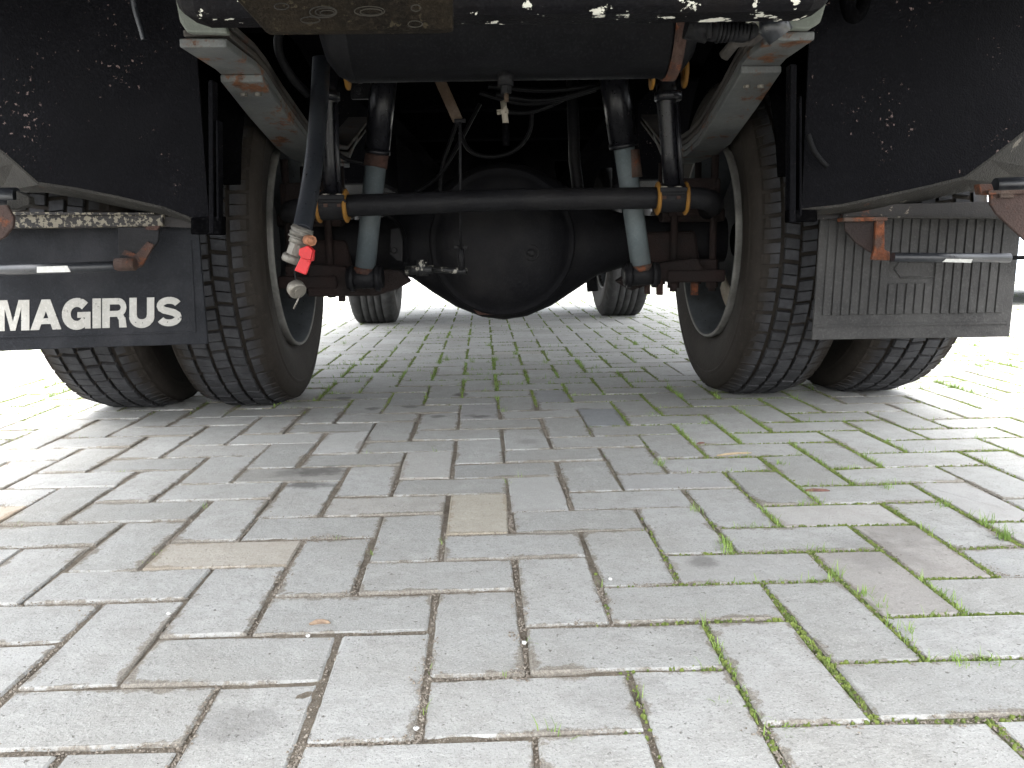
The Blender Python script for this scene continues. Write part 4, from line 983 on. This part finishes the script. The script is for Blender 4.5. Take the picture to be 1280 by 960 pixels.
b = MB(); b.prism([A(1056, 274, YR_+.03), A(1106, 272, YR_+.03), A(1106, 316, YR_+.03), A(1092, 318, YR_+.03), A(1070, 304, YR_+.03), A(1056, 288, YR_+.03)], (0, .006, 0)); b.build('flap_bracket', M['rustdark'], truck, bevel=.002)
b = MB(); b.prism([A(1095, 276, YR_+.022), A(1106, 275, YR_+.022), A(1106, 312, YR_+.022), A(1113, 315, YR_+.022), A(1113, 326, YR_+.022), A(1089, 325, YR_+.022), A(1093, 312, YR_+.022)], (0, .010, 0))
b.prism([A(1055, 272, YR_+.02), A(1110, 271, YR_+.02), A(1110, 276, YR_+.02), A(1055, 277, YR_+.02)], (0, .04, 0)); b.build('bracket_pivot', M['rust'], truck, bevel=.002)
# rusty plates at the picture's edges
b = MB(); b.prism([A(1238, 242, 1.62), A(1330, 240, 1.62), A(1330, 350, 1.62), A(1284, 303, 1.62), A(1246, 268, 1.62), A(1238, 255, 1.62)], (0, .008, 0)); ep = b.build('hinge_plate', M['rustplate'], truck, bevel=.002)
b = MB(); b.prism([A(1224, 230, 1.63), A(1240, 230, 1.63), A(1244, 243, 1.63), A(1226, 243, 1.63)], (0, .02, 0)); b.prism([A(1250, 240, 1.612), A(1268, 240, 1.612), A(1268, 247, 1.612), A(1250, 247, 1.612)], (0, .006, 0)); b.prism([A(1236, 238, 1.61), A(1330, 236, 1.61), A(1330, 241, 1.61), A(1236, 243, 1.61)], (0, .03, 0)); b.build('hinge_lug', M['rust'], ep, bevel=.001)
b = MB(); b.tube([A(1244, 231, 1.66), A(1340, 228, 1.66)], .014, 12); b.build('hinge_tube', M['hose'], truck)
b = MB(); b.prism([A(-50, 258, 1.62), A(8, 256, 1.62), A(17, 272, 1.62), A(16, 284, 1.62), A(6, 296, 1.62), A(-50, 330, 1.62)], (0, .008, 0)); ep = b.build('hinge_plate', M['rustplate'], truck, bevel=.002)
b = MB(); b.tube([A(-50, 247, 1.66), A(22, 246, 1.66)], .018, 12); b.build('hinge_tube', M['hose'], truck)
b = MB(); b.prism([A(20, 238, 1.64), A(36, 246, 1.64), A(37, 256, 1.64), A(20, 262, 1.64), A(8, 262, 1.64), A(8, 250, 1.64), A(20, 250, 1.64)], (0, .02, 0)); b.build('hinge_lug', M['flange'], ep, bevel=.002)

# ================================================================== CAR at the right edge
def car():
    # nose towards -x, stands to the right of the picture
    bx, by = 3.36, 5.6
    root = empty('parked_car', (bx+2.0, by+.85, 0)); tag(root, 'pale blue-white parked car just showing behind the right mudflap', 'car')
    prof = [(0, .22), (.0, .42), (.06, .60), (.25, .72), (1.05, .86), (1.75, 1.36), (3.1, 1.40), (3.75, .98), (4.1, .92), (4.15, .35), (4.0, .2), (3.55, .19), (3.5, .36), (3.35, .50), (3.15, .55), (2.95, .50), (2.8, .36), (2.75, .19), (1.05, .19), (1.0, .36), (.85, .50), (.65, .55), (.45, .50), (.3, .36), (.25, .19), (.08, .17)]
    b = MB(); n = len(prof)
    def ring(y, ins, zs): return [(bx+min(max(x+ins*(1 if x < 2 else -1), 0), 4.15), by+y, z if z < .9 else .9+(z-.9)*zs) for x, z in prof]
    vs = ring(0, .0, .93)+ring(1.7, .0, .93)
    b.add([(v[0], v[1]+(.10*max(0, v[2]-.85)/.5 if k < n else -.10*max(0, v[2]-.85)/.5), v[2]) for k, v in enumerate(vs)], [tuple(range(n)), tuple(range(2*n-1, n-1, -1))]+[(i, n+i, n+(i+1) % n, (i+1) % n) for i in range(n)])
    b.build('body', M['carpaint'], root, bevel=.03)
    for y0 in (-.005, 1.70):
        b = MB(); yy = by+y0
        b.prism([(bx+1.3, yy+(.02 if y0 < 0 else -.02), .93), (bx+1.85, yy+(.085 if y0 < 0 else -.085), 1.29), (bx+3.0, yy+(.085 if y0 < 0 else -.085), 1.31), (bx+3.5, yy+(.02 if y0 < 0 else -.02), .98)], (0, .01 if y0 > 0 else -.01, 0)); b.build('side_window', M['carglass'], root)
    b = MB(); b.prism([(bx+1.12, by+.15, .90), (bx+1.12, by+1.55, .90), (bx+1.70, by+1.48, 1.30), (bx+1.70, by+.22, 1.30)], (-.012, 0, .012)); b.build('windscreen', M['carglass'], root)
    b = MB(); b.prism([(bx-.012, by+.25, .30), (bx-.012, by+1.45, .30), (bx-.012, by+1.45, .42), (bx-.012, by+.25, .42)], (.02, 0, 0)); b.build('grille', M['carblack'], root)
    b = MB(); b.prism([(bx-.01, by+.1, .17), (bx-.01, by+1.6, .17), (bx-.01, by+1.6, .24), (bx-.01, by+.1, .24)], (.06, 0, 0)); b.build('bumper_lip', M['carblack'], root)
    for yy in (.03, 1.4):
        b = MB(); b.prism([(bx+.0, by+yy, .52), (bx+.0, by+yy+.27, .52), (bx+.06, by+yy+.27, .64), (bx+.08, by+yy, .66)], (-.015, 0, 0)); b.build('headlight', M['lamp'], root, bevel=.004)
    proto = None
    for xx in (.65, 3.15):
        for yy in (.09, 1.61):
            wh = empty('wheel', (bx+xx, by+yy, .30), root)
            if proto: 
                for ch in proto.children: c2 = ch.copy(); C.objects.link(c2); c2.parent = wh
                continue
            b = MB(); b.lathe([(-.09, .19), (-.10, .24), (-.085, .295), (.085, .295), (.10, .24), (.09, .19)], (0, 0, 0), 'y', 32); o = b.build('tyre', M['carblack'], local=True); o.parent = wh
            b = MB(); b.lathe([(-.09, .19), (-.075, .17), (-.06, .05), (-.06, .001)], (0, 0, 0), 'y', 24); b.lathe([(.09, .19), (.075, .17), (.06, .05), (.06, .001)], (0, 0, 0), 'y', 24); o = b.build('rim', M['zinc'], local=True); o.parent = wh
            proto = wh
car()

# ================================================================== small litter
def litter(name, pix, label, cat, mat, L, W, ang, H=.003, bend=.0, group=None):
    g_ = G(*pix); z = hfield(g_.x, g_.y)
    b = MB(); pts = []
    for t in (-1, -.4, .2, .7, 1): pts.append(Vector((t*L/2*math.cos(ang)-bend*(1-t*t)*math.sin(ang), t*L/2*math.sin(ang)+bend*(1-t*t)*math.cos(ang), H*.6)))
    b.tube([g_+Vector((0, 0, z))+p for p in pts], [W*.2, W*.5, W*.45, W*.35, W*.1], 6, smooth=False)
    o = b.build(name, mat); tag(o, label, cat, group)
tw = simple('dry_wood', (.38, .30, .19), (.28, .21, .13), 120); br_ = simple('red_bark', (.16, .08, .06), (.10, .05, .04), 120); pw_ = simple('pale_grit', (.6, .6, .58), (.5, .5, .47), 300)
litter('dry_twig', (918, 569), 'pale dry twig lying on the paving right of centre', 'twig', tw, .085, .007, .22, bend=.005)
litter('wood_chip', (1022, 614), 'reddish wood chip lying on a mossy joint at the right', 'wood chip', br_, .045, .010, -.08)
litter('dead_leaf', (400, 782), 'curled brown dead leaf on a joint left of centre', 'leaf', simple('leaf_brown', (.30, .22, .15), (.2, .14, .1), 120), .026, .007, .1, bend=.006)
litter('bark_scrap', (876, 555), 'small red bark scrap near the middle of the paving', 'bark', br_, .02, .006, .3)
for i, (p, lb) in enumerate((((358, 497), 'small white pebble beside the inner left rear tyre'), ((763, 727), 'small white pebble below a grey stone at the middle right'), ((211, 769), 'small white pebble in a joint at the lower left'), ((655, 806), 'small white pebble in the joint at the bottom centre'), ((520, 912), 'small white pebble in the crossing joint at the bottom'), ((385, 797), 'small white pebble beside the curled dead leaf'))):
    g_ = G(*p); r = .0032; b = MB(); vs = []
    b.lathe([(-.6*r, .001), (-.5*r, .7*r), (0, r), (.45*r, .65*r), (.55*r, .001)], g_+Vector((0, 0, hfield(g_.x, g_.y)+.6*r)), 'z', 7, smooth=False)
    for q in b.v: q += Vector((random.uniform(-1, 1), random.uniform(-1, 1), random.uniform(-.3, .3)))*r*.18
    tag(b.build('pebble', pw_), lb, 'pebble', 'white pebbles on the paving')
